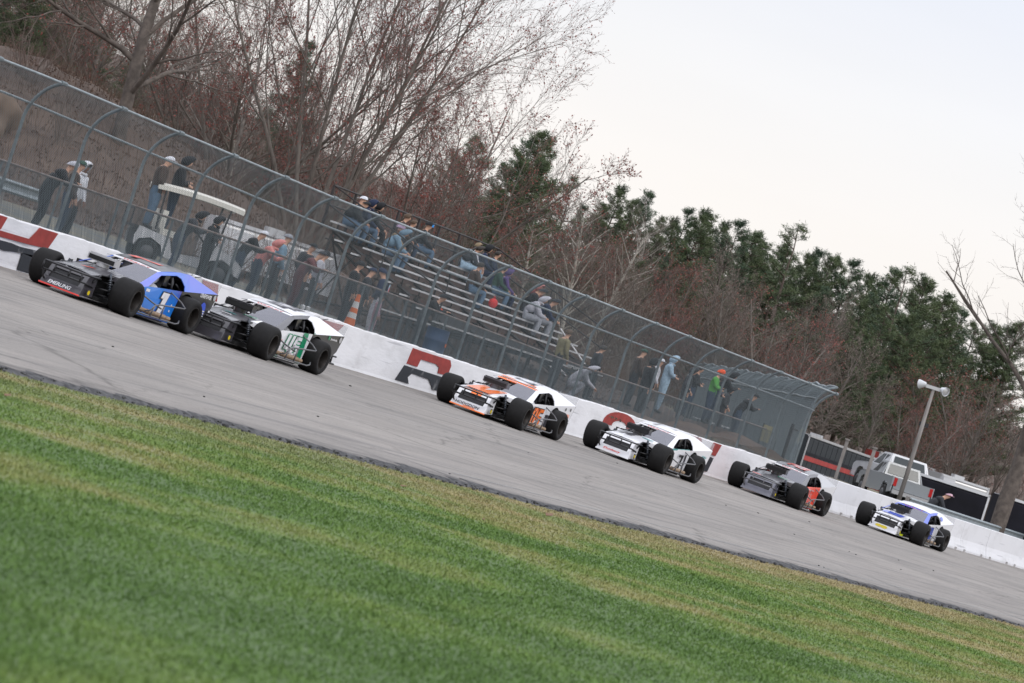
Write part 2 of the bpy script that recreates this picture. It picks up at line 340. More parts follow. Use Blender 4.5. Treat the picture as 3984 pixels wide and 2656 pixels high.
# ------------------------------------------------------------------ outer wall with its painted letters
def rough_wall(x0, x1):
    xs = np.arange(x0, x1+.01, .25); n = len(xs)
    top = 1.80+.012*np.sin(xs*.9)+.008*rng.standard_normal(n); ch = .018+.012*rng.random(n)
    prof = []
    for i, x in enumerate(xs):
        d = .010*math.sin(x*2.1)+.004*random.random()
        prof.append([(x, -.03+d*.4, .70), (x, d*.4, .86), (x, d, 1.3), (x, d*.6, top[i]-ch[i]), (x, .02+d, top[i]), (x, .28, top[i]-.004), (x, .31, top[i]-.03), (x, .31, .70)])
    v = [p for pr in prof for p in pr]; k = 8; f = []
    for i in range(n-1):
        for j in range(k-1): f.append((i*k+j, (i+1)*k+j, (i+1)*k+j+1, i*k+j+1))
    f.append(tuple(range(k))); f.append(tuple((n-1)*k+j for j in range(k-1, -1, -1)))
    return v, f
wall = thing('race_wall', 'long white painted concrete race wall with half red half black letters', 'wall')
v, f = rough_wall(-100, 26.4); MB().add(v, f).build('wall_body', M_conc, wall)
def letter(polys, cuts=(), m=M_red, name='painted_letter'):
    mb = MB(); 
    for P in polys:
        Q = [(x, -.022, z) for x, z in P]; mb.slab(Q, .012)
    o = mb.build(name, m, wall); return o
def rag(a, b, z, amp=.03, n=8):
    return [(a+(b-a)*i/n, z+random.uniform(-amp, amp)) for i in range(n+1)]
# half red letters (upper half) and what is left of the black lower halves
letter([[(-33.4, 1.33), (-30.12, 1.36), (-30.2, 1.48), (-33.4, 1.48)], [(-30.12, 1.36), (-28.83, 1.38), (-28.83, 1.49), (-30.2, 1.48)],
        [(-28.83, 1.38), (-27.88, 1.41), (-27.62, 1.77), (-28.52, 1.77), (-28.83, 1.49)], [(-31.2, 1.5), (-30.23, 1.5), (-30.09, 1.77), (-31.2, 1.77)]])
letter([[(-33.4, 1.04)]+rag(-33.4, -28.0, 1.14, .04, 12)+[(-27.9, 1.38)]+rag(-28.3, -33.4, 1.30, .02, 12), [(-28.95, 1.18), (-28.95, .82), (-28.2, .82), (-28.1, 1.2)]], m=M_blk)
letter([[(-19.9, 1.77), (-19.6, 1.4), (-18.8, 1.4), (-19.0, 1.77)], [(-12.66, 1.73), (-12.3, 1.42), (-11.75, 1.40), (-11.27, 1.75)]])
letter([[(-12.3, 1.33), (-12.4, .86), (-11.7, .86), (-11.7, 1.33)]], m=M_blk)
letter([[(-6.64, 1.33), (-5.89, 1.33), (-5.81, 1.53), (-6.0, 1.73), (-6.54, 1.74)], [(-5.81, 1.53), (-4.72, 1.53), (-4.5, 1.73), (-6.0, 1.73)],
        [(-4.72, 1.53), (-4.45, 1.47), (-4.42, 1.33), (-3.72, 1.34), (-3.68, 1.6), (-3.85, 1.73), (-4.5, 1.73)]])
letter([[(-7.05, .88), (-6.1, .87), (-6.3, 1.02), (-6.1, 1.14), (-4.9, 1.12), (-4.6, 1.0), (-4.45, .9), (-3.85, .92), (-3.80, 1.27), (-6.74, 1.28)]], m=M_blk)
arc = [(10.1+1.42*math.cos(t)*1.02, 1.36+.42*math.sin(t)**.8 if math.sin(t) > 0 else 1.36) for t in np.linspace(math.pi, 0, 13)]
inn = [(10.1+.66*math.cos(t), 1.36+.19*max(0, math.sin(t))**.8) for t in np.linspace(0, math.pi, 13)]
mb = MB()
for i in range(12): mb.slab([(p[0], -.022, p[1]) for p in (inn[12-i], inn[11-i], arc[i+1], arc[i])], .012)
mb.build('painted_letter', M_red, wall)
letter([[(8.75, .95), (9.4, 1.0), (9.45, 1.27), (8.7, 1.29)], [(10.7, 1.0), (11.4, 1.0), (11.4, 1.3), (10.8, 1.27)]], m=M_blk)
letter([[(15.9, 1.41), (16.7, 1.42), (16.85, 1.56), (17.1, 1.42), (17.85, 1.42), (17.41, 1.77), (16.1, 1.77)]])
letter([[(18.45, 1.42), (19.16, 1.40), (19.43, 1.77), (18.64, 1.77)]])
letter([[(18.32, .9), (18.86, .9), (19.06, 1.33), (18.42, 1.35)], [(15.9, .9), (16.6, .9), (16.6, 1.33), (15.95, 1.33)]], m=M_blk)
# precast barrier sections further on, each with two lifting slots in its foot
M_pre = mat('white painted precast concrete', (.76, .76, .79), .75, col2=(.69, .69, .71), scale=.8, bump=.2, bscale=12, lo=.3, hi=.55)
scuff(M_pre)
def barrier_mesh():
    L = 3.66; mb = MB(); segs = [(0, .45, 0), (.45, .75, 1), (.75, 2.9, 0), (2.9, 3.2, 1), (3.2, L, 0)]
    for a, b, slot in segs:
        z0 = .09 if slot else -.02
        pr = [(-.10, z0), (-.10, .07 if not slot else z0+.004), (-.04, .25), (0, .4), (.01, 1.0), (.03, 1.02), (.20, 1.02), (.22, 1.0), (.32, z0)]
        v = [(x, y, z) for x in (a, b) for y, z in pr]; k = len(pr)
        f = [(j, j+k, (j+1) % k+k, (j+1) % k) for j in range(k)] + [tuple(range(k-1, -1, -1)), tuple(range(k, 2*k))]
        mb.add(v, f)
    return mb.mesh('barrier', M_pre)
bm_ = barrier_mesh()
for i in range(24):
    x = 26.45+i*3.68
    link('concrete_barrier', bm_, None, (x, 0, .79), (R_(random.uniform(-.3, .3)), 0, R_(random.uniform(-.15, .15))), label=ORD[i]+' white precast concrete barrier section, counted from the rough wall', cat='barrier', group='precast barrier sections at the right end of the wall')

# ------------------------------------------------------------------ catch fence on top of the wall
PX = [27.6-3.05*i for i in range(22)][::-1]
def tipz(x): return 4.66 - .0135*min(max(x+31, 0), 16) + (-.003)*max(x+15, 0)
def midz(x): return 4.10 - .018*max(x+31, 0) if x < -14 else 3.80-.004*(x+14)
def post_curve(x, n=14):
    zt, zm = tipz(x), midz(x); pts = [(x, .20, 1.3), (x, .20, (1.3+zm)/2), (x, .20, zm-.45)]
    for i in range(n+1):
        t = i/n; a = t*math.pi*.36
        pts.append((x, .20-.62*(1-math.cos(a))/(1-math.cos(math.pi*.36)), zm-.35+(zt-zm+.35)*math.sin(a)/math.sin(math.pi*.36)))
    return pts
fence = thing('catch_fence', 'tall galvanised chain link catch fence curving over the race wall', 'fence')
for x in PX:
    MB().tube(post_curve(x), .036, 8).build('post', M_galvd, fence, smooth=True)
for nm, fn, yy in (('top_rail', tipz, -.42), ('middle_rail', midz, .14)):
    MB().tube([(x, yy, fn(x)) for x in np.arange(-45, 27.7, 1.5)]+[(27.7, yy, fn(27.7))], .026, 6).build(nm, M_galv, fence, smooth=True)
for x in PX: 
    MB().tube([(x-.12, -.42, tipz(x)), (x+.12, -.42, tipz(x))], .05, 8).build('rail_sleeve', M_galvd, fence)
def wires(surf, u0, u1, hlen, pitch, r, steps, mats, name, parent, lean=1.0):
    """chain link: two families of diagonal wires lying on the sheet surf(u,s) s in 0..1"""
    nu = int((u1-u0+hlen)/pitch)+1; V_, F_ = [], []; base = 0
    t = np.linspace(0, 1, steps+1)
    for sgn in (1, -1):
        st = u0-(hlen*lean if sgn > 0 else 0)+np.arange(nu)*pitch
        for a in st:
            u = a+sgn*hlen*lean*t if sgn > 0 else a+hlen*lean*(1-t)-0
            k = (u >= u0-1e-6) & (u <= u1+1e-6)
            if k.sum() < 2: continue
            P = surf(u[k], t[k]); n = len(P); d = np.gradient(P, axis=0); d /= np.linalg.norm(d, axis=1)[:, None]+1e-9
            A = np.cross(d, [0, 1, .2]); A /= np.linalg.norm(A, axis=1)[:, None]+1e-9; B = np.cross(d, A)
            for q in range(3):
                th = 2.094*q; V_.append(P+(A*math.cos(th)+B*math.sin(th))*r)
            i = np.arange(n-1)
            for q in range(3):
                q2 = (q+1) % 3; F_.append(np.stack([base+q*n+i, base+q*n+i+1, base+q2*n+i+1, base+q2*n+i], 1))
            base += 3*n
    return link(name, npmesh(name, np.concatenate(V_), np.concatenate(F_), mats), parent, kind='stuff')
def cf_surf(u, t):
    zt = np.array([tipz(x) for x in u]); zm = np.array([midz(x) for x in u]); s = t
    z0 = 1.78; c = .60; y = np.where(s < c, .16, 0.); z = np.where(s < c, z0+(zm-.35-z0)*s/c, 0.)
    a = np.clip((s-c)/(1-c), 0, 1)*math.pi*.36
    y = np.where(s < c, .16, .16-.58*(1-np.cos(a))/(1-math.cos(math.pi*.36))); z = np.where(s < c, z, zm-.35+(zt-zm+.35)*np.sin(a)/math.sin(math.pi*.36))
    return np.stack([u, y, z], 1)
wires(cf_surf, -44, 27.6, 2.9, .085, .0031, 12, M_wire, 'chain_link', fence)

# low spectator fence people lean on
def railz(x): return 2.85-.0125*min(max(x+6, 0), 16)
sf = thing('spectator_fence', 'waist high chain link fence with a rusty top pipe behind the catch fence', 'fence')
for i in range(25):
    x = -43+3.0*i; MB().tube([(x, 1.5, gz((x, 1.5))-.2), (x, 1.5, railz(x)+.02)], .03, 6).build('post', M_galvd, sf)
MB().tube([(x, 1.5, railz(x)) for x in np.arange(-44, 29.5, 1.5)], .028, 6).build('top_rail', M_rust, sf)
wires(lambda u, t: np.stack([u, np.full_like(u, 1.47), 1.45+(np.array([railz(x) for x in u])-1.45)*t], 1), -44, 29, 1.25, .075, .0038, 3, M_wire2, 'chain_link', sf)

# return fence running back from the end of the catch fence
rf = thing('return_fence', 'second chain link fence running away behind the right end of the catch fence', 'fence')
P0, P1 = Vector((28.0, .3, 0)), Vector((81.3, 22.0, 0)); LEN = (P1-P0).length; dr = (P1-P0)/LEN; nr = Vector((dr.y, -dr.x, 0))
def rfz(s): return 4.52+.27*s/LEN + .03*math.sin(s*1.1)+.02*math.sin(s*2.9)
def rf_pt(s, q):    # q 0..1 up the sheet
    p = P0+dr*s; z0 = gz(p)-.05
    c = .72
    if q < c: return (p.x, p.y, z0+(3.72-z0)*q/c)
    a = (q-c)/(1-c)*1.2; p = p+nr*.55*(1-math.cos(a))/(1-math.cos(1.2)); return (p.x, p.y, 3.72+(rfz(s)-3.72)*math.sin(a)/math.sin(1.2))
for i in range(15):
    s = LEN*i/14; MB().tube([rf_pt(s, q) for q in (0, .4, .72, .8, .88, .95, 1)], .04, 6).build('post', M_galvd, rf, smooth=True)
for q, r in ((1, .03), (.80, .028)):
    MB().tube([rf_pt(s, q) for s in np.linspace(0, LEN, 50)], r, 6).build('top_rail' if q == 1 else 'middle_rail', M_galv, rf)
wires(lambda u, t: np.array([rf_pt(a, b) for a, b in zip(u, t)]), 0, LEN, 2.6, .11, .0048, 8, M_wire, 'chain_link', rf)
# ------------------------------------------------------------------ bleachers: seven rows of planks on dark steel
bl = thing('bleachers', 'aluminium plank bleachers on dark steel frames with spectators seated on them', 'bleachers')
BX0, BX1 = 5.6, 19.1
SEAT = [(7.99-.57*i, 4.33-.217*i) for i in range(7)]
seat_me = MB().box((0, 0, 0), (BX1-BX0, .235, .045)).mesh('plank', M_alu)
for i, (y, z) in enumerate(SEAT):
    link('seat_plank', seat_me, bl, ((BX0+BX1)/2, y, z))
    link('foot_plank', seat_me, bl, ((BX0+BX1)/2, y-.28, z-.45))
    MB().box(((BX0+BX1)/2, y+.10, z-.26), (BX1-BX0-.1, .02, .14)).build('riser_board', M_brownst, bl)
    if i in (0, 1, 2, 5): pass
for k in range(6):
    x = BX0+.35+k*(BX1-BX0-.7)/5; mb = MB()
    g0, g1 = gz((x, 4.4)), gz((x, 8.2))
    mb.tube([(x, 4.25, 2.62), (x, 8.15, 4.12)], .05, 4).tube([(x, 4.4, g0), (x, 4.4, 2.7)], .045, 4).tube([(x, 8.1, g1), (x, 8.1, 4.2)], .045, 4)
    mb.tube([(x, 6.2, g0), (x, 6.2, 3.4)], .04, 4).tube([(x, 4.4, g0+.15), (x, 8.1, 3.9)], .035, 4).tube([(x, 8.1, g1+.15), (x, 4.4, 2.5)], .03, 4)
    for y, z in SEAT: mb.tube([(x, y, z-.03), (x, y-.02, z-.45)], .022, 4).tube([(x, y-.3, z-.48), (x, y+.25, z-.48)], .022, 4)
    mb.build('frame', M_steel, bl)
for k in range(5):
    xa = BX0+.35+k*(BX1-BX0-.7)/5; xb = xa+(BX1-BX0-.7)/5
    MB().tube([(xa, 8.1, gz((xa, 8))+.1), (xb, 8.1, 4.0)], .028, 4).tube([(xa, 4.4, 2.55), (xb, 4.4, gz((xb, 4.4))+.1)], .028, 4).tube([(xb, 8.1, gz((xb, 8))+.1), (xa, 8.1, 4.0)], .028, 4).build('cross_brace', M_steel, bl)
MB().box(((BX0+BX1)/2, 4.38, 2.70), (BX1-BX0, .04, .22)).build('front_beam', M_steel, bl)
MB().tube([(BX0, 8.3, 5.28), (BX1, 8.3, 5.28)], .028, 6).tube([(BX0, 8.3, 4.75), (BX1, 8.3, 4.75)], .02, 4).build('back_rail', M_steel, bl)
for k in range(9):
    x = BX0+k*(BX1-BX0)/8; MB().box((x, 8.3, 4.68), (.09, .05, 1.2)).build('rail_post', M_steel, bl)
for x in (BX0, BX1):
    MB().tube([(x, 8.3, 5.28), (x, 4.3, 3.92), (x, 4.3, 2.6)], .024, 6).tube([(x, 8.3, 4.75), (x, 4.3, 3.40)], .02, 4).tube([(x, 6.3, 4.6), (x, 6.3, 3.3)], .022, 4).build('side_rail', M_steel, bl)
# steel access steps at the right end
mb = MB()
for i in range(5): mb.box((20.0, 4.9+.27*i, 1.75+.22*i), (1.0, .26, .04))
mb.tube([(19.5, 4.7, 1.6), (19.5, 6.2, 2.75)], .04, 4).tube([(20.5, 4.7, 1.6), (20.5, 6.2, 2.75)], .04, 4).tube([(20.5, 4.7, 2.5), (20.5, 6.2, 3.6)], .025, 6)
mb.build('access_steps', M_alu, bl)

# ------------------------------------------------------------------ people
SKIN = [mat('skin', c, .55) for c in ((.50, .29, .20), (.42, .23, .15), (.20, .10, .065))]
def cloth(name, c, v=.15): return mat(name, c, .9, var=v, scale=14, bump=.3, bscale=40)
CL = {k: cloth(k+' cloth', c) for k, c in dict(black=(.014, .015, .018), charcoal=(.035, .038, .045), navy=(.015, .025, .06), jeans=(.085, .14, .21), darkjeans=(.035, .055, .09), white=(.62, .63, .68),
    grey=(.25, .26, .29), lightgrey=(.42, .42, .47), blue=(.17, .27, .36), paleblue=(.33, .46, .58), pink=(.62, .24, .22), rose=(.32, .09, .10), maroon=(.10, .03, .035), tan=(.25, .19, .12), lilac=(.50, .36, .52), brown=(.06, .042, .035),
    orange=(.85, .10, .02), lime=(.09, .34, .06), purple=(.10, .06, .20), green=(.03, .07, .05), red=(.5, .03, .03), palepink=(.55, .35, .42), olive=(.2, .18, .1), plaid=(.13, .05, .055)).items()}
HAIR = [mat('hair', c, .6) for c in ((.02, .014, .010), (.07, .04, .02), (.33, .22, .09))]
M_shoe = mat('shoe', (.03, .03, .03), .6); M_shoew = mat('white shoe', (.6, .6, .6), .6); M_eye = mat('eye', (.02, .02, .02), .3)

def limb(a, b, c, ra, rb, rc): return [(a, ra), ((Vector(a)+Vector(b))/2, (ra+rb)/2), (b, rb), ((Vector(b)+Vector(c))/2, (rb+rc)/2*1.04), (c, rc)]
def body_mesh(pose, bulk=1.):
    """figure facing +Y... local: x right, y forward, z up, feet or seat at the origin; slots 0 top, 1 legs, 2 skin, 3 shoes"""
    P = pose; bm = bmesh.new(); sk = bm.verts.layers.skin.verify(); tag = []
    def vert(p, r, t, root=False):
        v_ = bm.verts.new(Vector(p)); d = v_[sk]; d.radius = (r if isinstance(r, tuple) else (r, r)); d.use_root = root; tag.append((Vector(p), t)); return v_
    def chain(start, pts, t):
        cur = start
        for p, r in pts:
            n = vert(p, r, t); bm.edges.new((cur, n)); cur = n
        return cur
    b = bulk; pel, wai, che, nec, hed = (Vector(P[k]) for k in ('pelvis', 'waist', 'chest', 'neck', 'head'))
    v0 = vert(pel, (.160*b, .125*b), 0, True)
    v1 = vert(wai, (.15*b, .115*b), 0); bm.edges.new((v0, v1)); v2 = vert(che, (.175*b, .13*b), 0); bm.edges.new((v1, v2))
    v3 = vert(che+(nec-che)*.55, (.13*b, .10*b), 0); bm.edges.new((v2, v3))
    v4 = vert(nec, .055, 2); bm.edges.new((v3, v4)); up = (hed-nec).normalized(); fw = Vector(P.get('face', (0, 1, 0)))
    v5 = vert(nec+up*.07+fw*.015, (.066, .078), 2); bm.edges.new((v4, v5)); v6 = vert(nec+up*.15+fw*.01, (.078, .098), 2); bm.edges.new((v5, v6))
    v7 = vert(nec+up*.215, (.055, .068), 2); bm.edges.new((v6, v7))
    nz = vert(nec+up*.125+fw*.112, .014, 2); bm.edges.new((v6, nz))
    for sgn, sd_ in ((-1, 'l'), (1, 'r')):
        sh, elb, ha = (Vector(P[k+sd_]) for k in ('sh', 'el', 'ha'))
        c = chain(v3, [(sh, .068*b), (sh.lerp(elb, .5), .055*b), (elb, .048*b), (elb.lerp(ha, .5), .045*b), (elb.lerp(ha, .9), .036*b)], 0)
        d = (ha-elb).normalized(); side = d.cross(Vector((0, 0, 1)) if abs(d.z) < .8 else Vector((0, 1, 0))).normalized(); dn = side.cross(d)
        palm = vert(ha+d*.05, (.036, .022), 2); bm.edges.new((c, palm))
        for q, (o_, L_) in enumerate(((-.030, .062), (-.010, .075), (.011, .070), (.030, .055))):
            chain(palm, [(ha+d*.085+side*o_, .0105), (ha+d*(.085+L_*.6)+side*o_*1.1-dn*.012*(1 if dn.z > 0 else -1), .0095), (ha+d*(.085+L_)+side*o_*1.1-dn*.035*(1 if dn.z > 0 else -1), .0075)], 2)
        chain(palm, [(ha+d*.065+side*.045*sgn, .012), (ha+d*.10+side*.062*sgn, .0095)], 2)
        hp, kn, an = (Vector(P[k+sd_]) for k in ('hi', 'kn', 'an'))
        c = chain(v0, [(hp, .098*b), (hp.lerp(kn, .5), .082*b), (kn, .062*b), (kn.lerp(an, .4), .060*b), (an+(kn-an)*.12, .050*b)], 1)
        ft = Vector(P.get('ft'+sd_, (an.x, an.y+.15, an.z-.055)))
        h_ = vert(an+Vector((0, -.02, -.03)), .042, 3); bm.edges.new((c, h_)); t_ = vert(an.lerp(ft, .55), .043, 3); bm.edges.new((h_, t_)); u_ = vert(ft, .034, 3); bm.edges.new((t_, u_))
    me = bpy.data.meshes.new('tmp'); bm.to_mesh(me); bm.free()
    o = bpy.data.objects.new('tmp', me); COL.objects.link(o); s1 = o.modifiers.new('s', 'SKIN'); s1.use_smooth_shade = True; s1.branch_smoothing = .3
    s2 = o.modifiers.new('d', 'SUBSURF'); s2.levels = 1; s2.render_levels = 1
    dg = bpy.context.evaluated_depsgraph_get(); ev = bpy.data.meshes.new_from_object(o.evaluated_get(dg)); bpy.data.objects.remove(o); bpy.data.meshes.remove(me)
    ev.materials.clear()
    for q in (CL['black'], CL['jeans'], SKIN[0], M_shoe): ev.materials.append(q)
    T = np.array([t[0] for t in tag]); L = [t[1] for t in tag]
    for p in ev.polygons:
        c = np.array(p.center); j = int(np.argmin(((T-c)**2).sum(1))); p.material_index = L[j]; p.use_smooth = True
    ev.name = 'person_body'; return ev, nec, up, fw
def sym(d):
    for k in list(d):
        if k.endswith('r') and k[:2] in ('sh', 'el', 'ha', 'hi', 'kn', 'an', 'ft'):
            l_ = k[:-1]+'l'
            if l_ not in d: d[l_] = (-d[k][0], d[k][1], d[k][2])
    return d
POSE = {
 'stand': sym(dict(pelvis=(0, 0, .93), waist=(0, 0, 1.10), chest=(0, .01, 1.30), neck=(0, .02, 1.50), head=(0, .05, 1.65), shr=(.19, 0, 1.41), elr=(.25, .02, 1.12), har=(.20, .14, .93), hir=(.095, 0, .88), knr=(.11, .02, .48), anr=(.12, -.01, .085))),
 'pockets': sym(dict(pelvis=(0, 0, .93), waist=(0, -.01, 1.10), chest=(0, -.01, 1.30), neck=(0, .02, 1.49), head=(0, .07, 1.63), shr=(.19, 0, 1.40), elr=(.30, -.03, 1.12), har=(.17, .12, .99), hir=(.10, 0, .88), knr=(.13, .03, .48), anr=(.15, -.01, .085))),
 'lean': sym(dict(pelvis=(0, -.16, .91), waist=(0, -.10, 1.07), chest=(0, .0, 1.25), neck=(0, .13, 1.41), head=(0, .21, 1.55), shr=(.19, .04, 1.33), elr=(.24, .20, 1.13), har=(.07, .38, 1.20), hir=(.10, -.16, .86), knr=(.12, -.10, .47), anr=(.12, -.20, .085))),
 'crossed': sym(dict(pelvis=(0, 0, .93), waist=(0, 0, 1.10), chest=(0, 0, 1.30), neck=(0, .03, 1.50), head=(0, .08, 1.64), shr=(.20, 0, 1.40), elr=(.26, .10, 1.15), har=(-.03, .22, 1.20), hal=(.05, .25, 1.14), ell=(-.26, .10, 1.15), hir=(.10, 0, .88), knr=(.12, .02, .48), anr=(.13, -.01, .085))),
 'sit': sym(dict(pelvis=(0, .03, .12), waist=(0, .03, .28), chest=(0, .07, .48), neck=(0, .11, .67), head=(0, .15, .81), shr=(.19, .08, .58), elr=(.25, .20, .33), har=(.12, .42, .22), hir=(.10, .08, .10), knr=(.13, .48, .12), anr=(.13, .42, -.36))),
 'sit_fwd': sym(dict(pelvis=(0, .0, .12), waist=(0, .07, .27), chest=(0, .21, .44), neck=(0, .35, .58), head=(0, .44, .70), shr=(.19, .25, .51), elr=(.22, .42, .25), har=(.05, .60, .22), hir=(.10, .06, .10), knr=(.16, .47, .13), anr=(.15, .42, -.36))),
 'sit_up': sym(dict(pelvis=(0, .02, .12), waist=(0, -.02, .28), chest=(0, -.01, .49), neck=(0, .03, .69), head=(0, .06, .83), shr=(.19, 0, .60), elr=(.22, .20, .42), har=(-.02, .30, .36), hal=(.05, .32, .30), ell=(-.22, .2, .40), hir=(.10, .08, .10), knr=(.11, .47, .14), anr=(.12, .36, -.36))),
 'crouch': sym(dict(pelvis=(0, -.1, .45), waist=(0, 0, .60), chest=(0, .16, .78), neck=(0, .33, .90), head=(0, .43, 1.0), shr=(.19, .22, .84), elr=(.25, .36, .60), har=(.12, .58, .50), hir=(.10, -.08, .42), knr=(.17, .30, .50), anr=(.14, .0, .085))),
}
PM = {}
for k, p in POSE.items(): PM[k] = body_mesh(p, 1.34)
PMB = {k: body_mesh(POSE[k], 1.55) for k in ('lean', 'stand', 'sit', 'pockets', 'sit_fwd')}
def headgear(kind, nec, up, fw, m, m2):
    c = nec+up*.155; mb = MB(); Q = up.to_track_quat('Z', 'Y').to_matrix(); side = up.cross(fw).normalized()
    def dome(r, low, back=1., front=1., n=12, open_face=False, rows=7, down=-.2):
        o = len(mb.v)
        for j in range(rows+1):
            ph = j/rows*low
            for i in range(n):
                th = 2*math.pi*i/n; d = (fw*math.cos(th)*(1.14)+side*math.sin(th)*1.0)
                p = c+(up*math.cos(ph)*1.05+d*math.sin(ph))*r
                if open_face and math.cos(th) > .68 and ph > .95: p = c+(up*math.cos(.95)*1.05+d*math.sin(.95))*r
                mb.v.append(tuple(p))
        for j in range(rows):
            for i in range(n):
                i2 = (i+1) % n; mb.f.append((o+j*n+i, o+j*n+i2, o+(j+1)*n+i2, o+(j+1)*n+i)); mb.m.append(0)
    if kind == 'hood': dome(.136, 2.45, open_face=True); mb.tube([c-up*.15-fw*.07+side*.09, c-up*.17+fw*.06+side*.07, c-up*.18+fw*.10, c-up*.17+fw*.06-side*.07, c-up*.15-fw*.07-side*.09], .035, 6)
    elif kind == 'beanie': dome(.114, 1.62)
    elif kind == 'hair': dome(.108, 1.9, open_face=True)
    elif kind == 'longhair': dome(.115, 2.3, open_face=True); mb.slab([c-fw*.09+side*.09, c-fw*.09-side*.09, c-fw*.11-side*.10-up*.28, c-fw*.11+side*.10-up*.28], .04)
    elif kind in ('cap', 'backcap'):
        dome(.110, 1.35); f2 = fw if kind == 'cap' else -fw; b = c+up*.025+f2*.115
        mb.slab([b+side*.075-f2*.03, b+side*.06+f2*.07-up*.012, b-side*.06+f2*.07-up*.012, b-side*.075-f2*.03], .01)
    return mb.mesh(kind, m, smooth=kind not in ('cap', 'backcap'))
def person(pose, loc, face, top, legs, label, hat=('hair', None), skin=0, shoes=None, s=1., big=False, group=None, z=None, extra=None):
    src = (PMB if big and pose in PMB else PM)[pose]; me, nec, up, fw = src
    zz = loc[2] if len(loc) > 2 else gz(loc)
    o = link('person', me, None, (loc[0], loc[1], zz), (0, 0, face), None, label, 'person', group); o.scale = (s, s, s)
    ms = [CL[top], CL[legs], SKIN[skin], M_shoew if shoes else M_shoe]
    for i, q in enumerate(ms): o.material_slots[i].link = 'OBJECT'; o.material_slots[i].material = q
    k, c = hat
    hm = CL[c] if c else HAIR[random.choice((0, 0, 1))]
    link({'backcap': 'cap', 'longhair': 'hair'}.get(k, k), headgear(k, nec, up, fw, hm, None), o)
    cc = nec+up*.16; sd_ = up.cross(fw); mb = MB()
    for q in (-1, 1): mb.ball(cc+fw*.098+sd_*.034*q, .011, nu=6, nv=4)
    mb.build('eyes', M_eye, o)
    return o
TR = math.pi          # facing the track is -Y: a half turn
# standing behind the low fence, left to right
person('lean', (-24.10, 2.05), TR+.5, 'black', 'black', 'person in black padded coat and grey beanie leaning on the fence pipe, leftmost', ('beanie', 'lightgrey'), big=True, s=1.03)
person('stand', (-22.9, 2.25), TR+.35, 'brown', 'darkjeans', 'person in dark brown jacket and green cap between the grey beanie and the white hoodie', ('cap', 'green'), s=1.0)
person('stand', (-22.1, 2.5), TR-.15, 'white', 'charcoal', 'person in white hooded sweatshirt with hood up', ('hood', 'white'), skin=2)
person('lean', (-16.90, 2.0), TR+.45, 'charcoal', 'darkjeans', 'person in dark grey coat and hood bending over the fence before the cart', ('hood', 'black'), big=True, s=.97)
person('crossed', (-15.35, 2.1), TR+.1, 'black', 'black', 'person in black hoodie with arms folded in front of the cart nose', ('hood', 'black'), s=.92)
person('lean', (-13.30, 2.0), TR+.55, 'black', 'darkjeans', 'person in black jacket and white baseball cap leaning on the low fence', ('cap', 'white'), skin=0)
person('lean', (-12.20, 2.0), TR+.4, 'pink', 'darkjeans', 'person in salmon pink hoodie with hood up resting arms on the fence pipe', ('hood', 'pink'), big=True, s=.95)
person('stand', (-10.95, 2.2), TR+.5, 'blue', 'charcoal', 'person in denim blue shirt and grey cap beside the pink hoodie', ('cap', 'grey'))
person('lean', (-9.45, 2.05), TR+.3, 'plaid', 'maroon', 'person in dark red plaid shirt and dark cap leaning beside the traffic cone', ('cap', 'charcoal'))
person('pockets', (-8.4, 2.6), TR-.2, 'charcoal', 'charcoal', 'person in grey jacket and dark cap behind the plaid shirt', ('cap', 'black'), s=1.0)
person('stand', (-5.6, 2.4), TR+.2, 'black', 'black', 'person dressed in black standing left of the round patch jacket', ('beanie', 'black'), s=.98)
person('stand', (-4.5, 2.0), TR+.2, 'palepink', 'palepink', 'small child in pink and white outfit standing behind the low fence', ('hair', None), s=.62)
pj = person('pockets', (-3.4, 2.5), 0.25, 'navy', 'lightgrey', 'person in navy jacket with a round patch on its back', ('beanie', 'navy'))
mb = MB(); mb.lathe([(.0, -.002), (.13, -.002), (.14, .004)], 'Y', 20, (0, -.185, 1.27)); mb.build('round_patch', CL['paleblue'], pj)
mb = MB(); mb.lathe([(.0, -.006), (.07, -.006), (.08, .002)], 'Y', 16, (.01, -.185, 1.26)); mb.build('patch_centre', CL['red'], pj)
person('lean', (-0.70, 2.1), TR+.2, 'black', 'black', 'person in black coat and black beanie standing below the bleacher rows', ('beanie', 'black'), s=1.0)
person('crouch', (10.8, 1.9), TR+.5, 'lightgrey', 'lightgrey', 'person in pale grey hoodie crouching behind the wall by the right bleacher end', ('hood', 'lightgrey'), s=1.0)
person('stand', (12.2, 3.0), TR+.9, 'olive', 'charcoal', 'person in camouflage coloured jacket standing beside the crouching grey hoodie', ('hair', None), s=1.0)
person('stand', (17.45, 2.1), TR+.8, 'black', 'black', 'large person in long black hooded coat left of the pale blue hoodie', ('hood', 'black'), big=True, s=.99)
person('stand', (18.05, 2.7), TR+.7, 'brown', 'charcoal', 'person in dark cap half hidden behind the large black coat', ('cap', 'green'), s=.99)
person('crossed', (19.2, 2.15), TR+.5, 'paleblue', 'paleblue', 'person in pale blue hoodie with hood up and pale trousers', ('hood', 'paleblue'), s=1.0)
person('pockets', (21.45, 2.2), TR+.25, 'charcoal', 'charcoal', 'person in charcoal hooded jacket right of the pale blue hoodie', ('hood', 'charcoal'), s=.96)
person('crossed', (22.9, 2.5), TR+.1, 'black', 'darkjeans', 'person in black jacket left of the orange hat', ('hair', None), s=.93)
person('crossed', (23.75, 2.15), TR+.2, 'lime', 'darkjeans', 'person in black and lime green jacket and bright orange hat', ('beanie', 'orange'), s=.98)
person('lean', (24.35, 2.05), TR+.5, 'black', 'darkjeans', 'person in black hoodie leaning on the fence right of the orange hat', ('hood', 'black'), s=1.03)
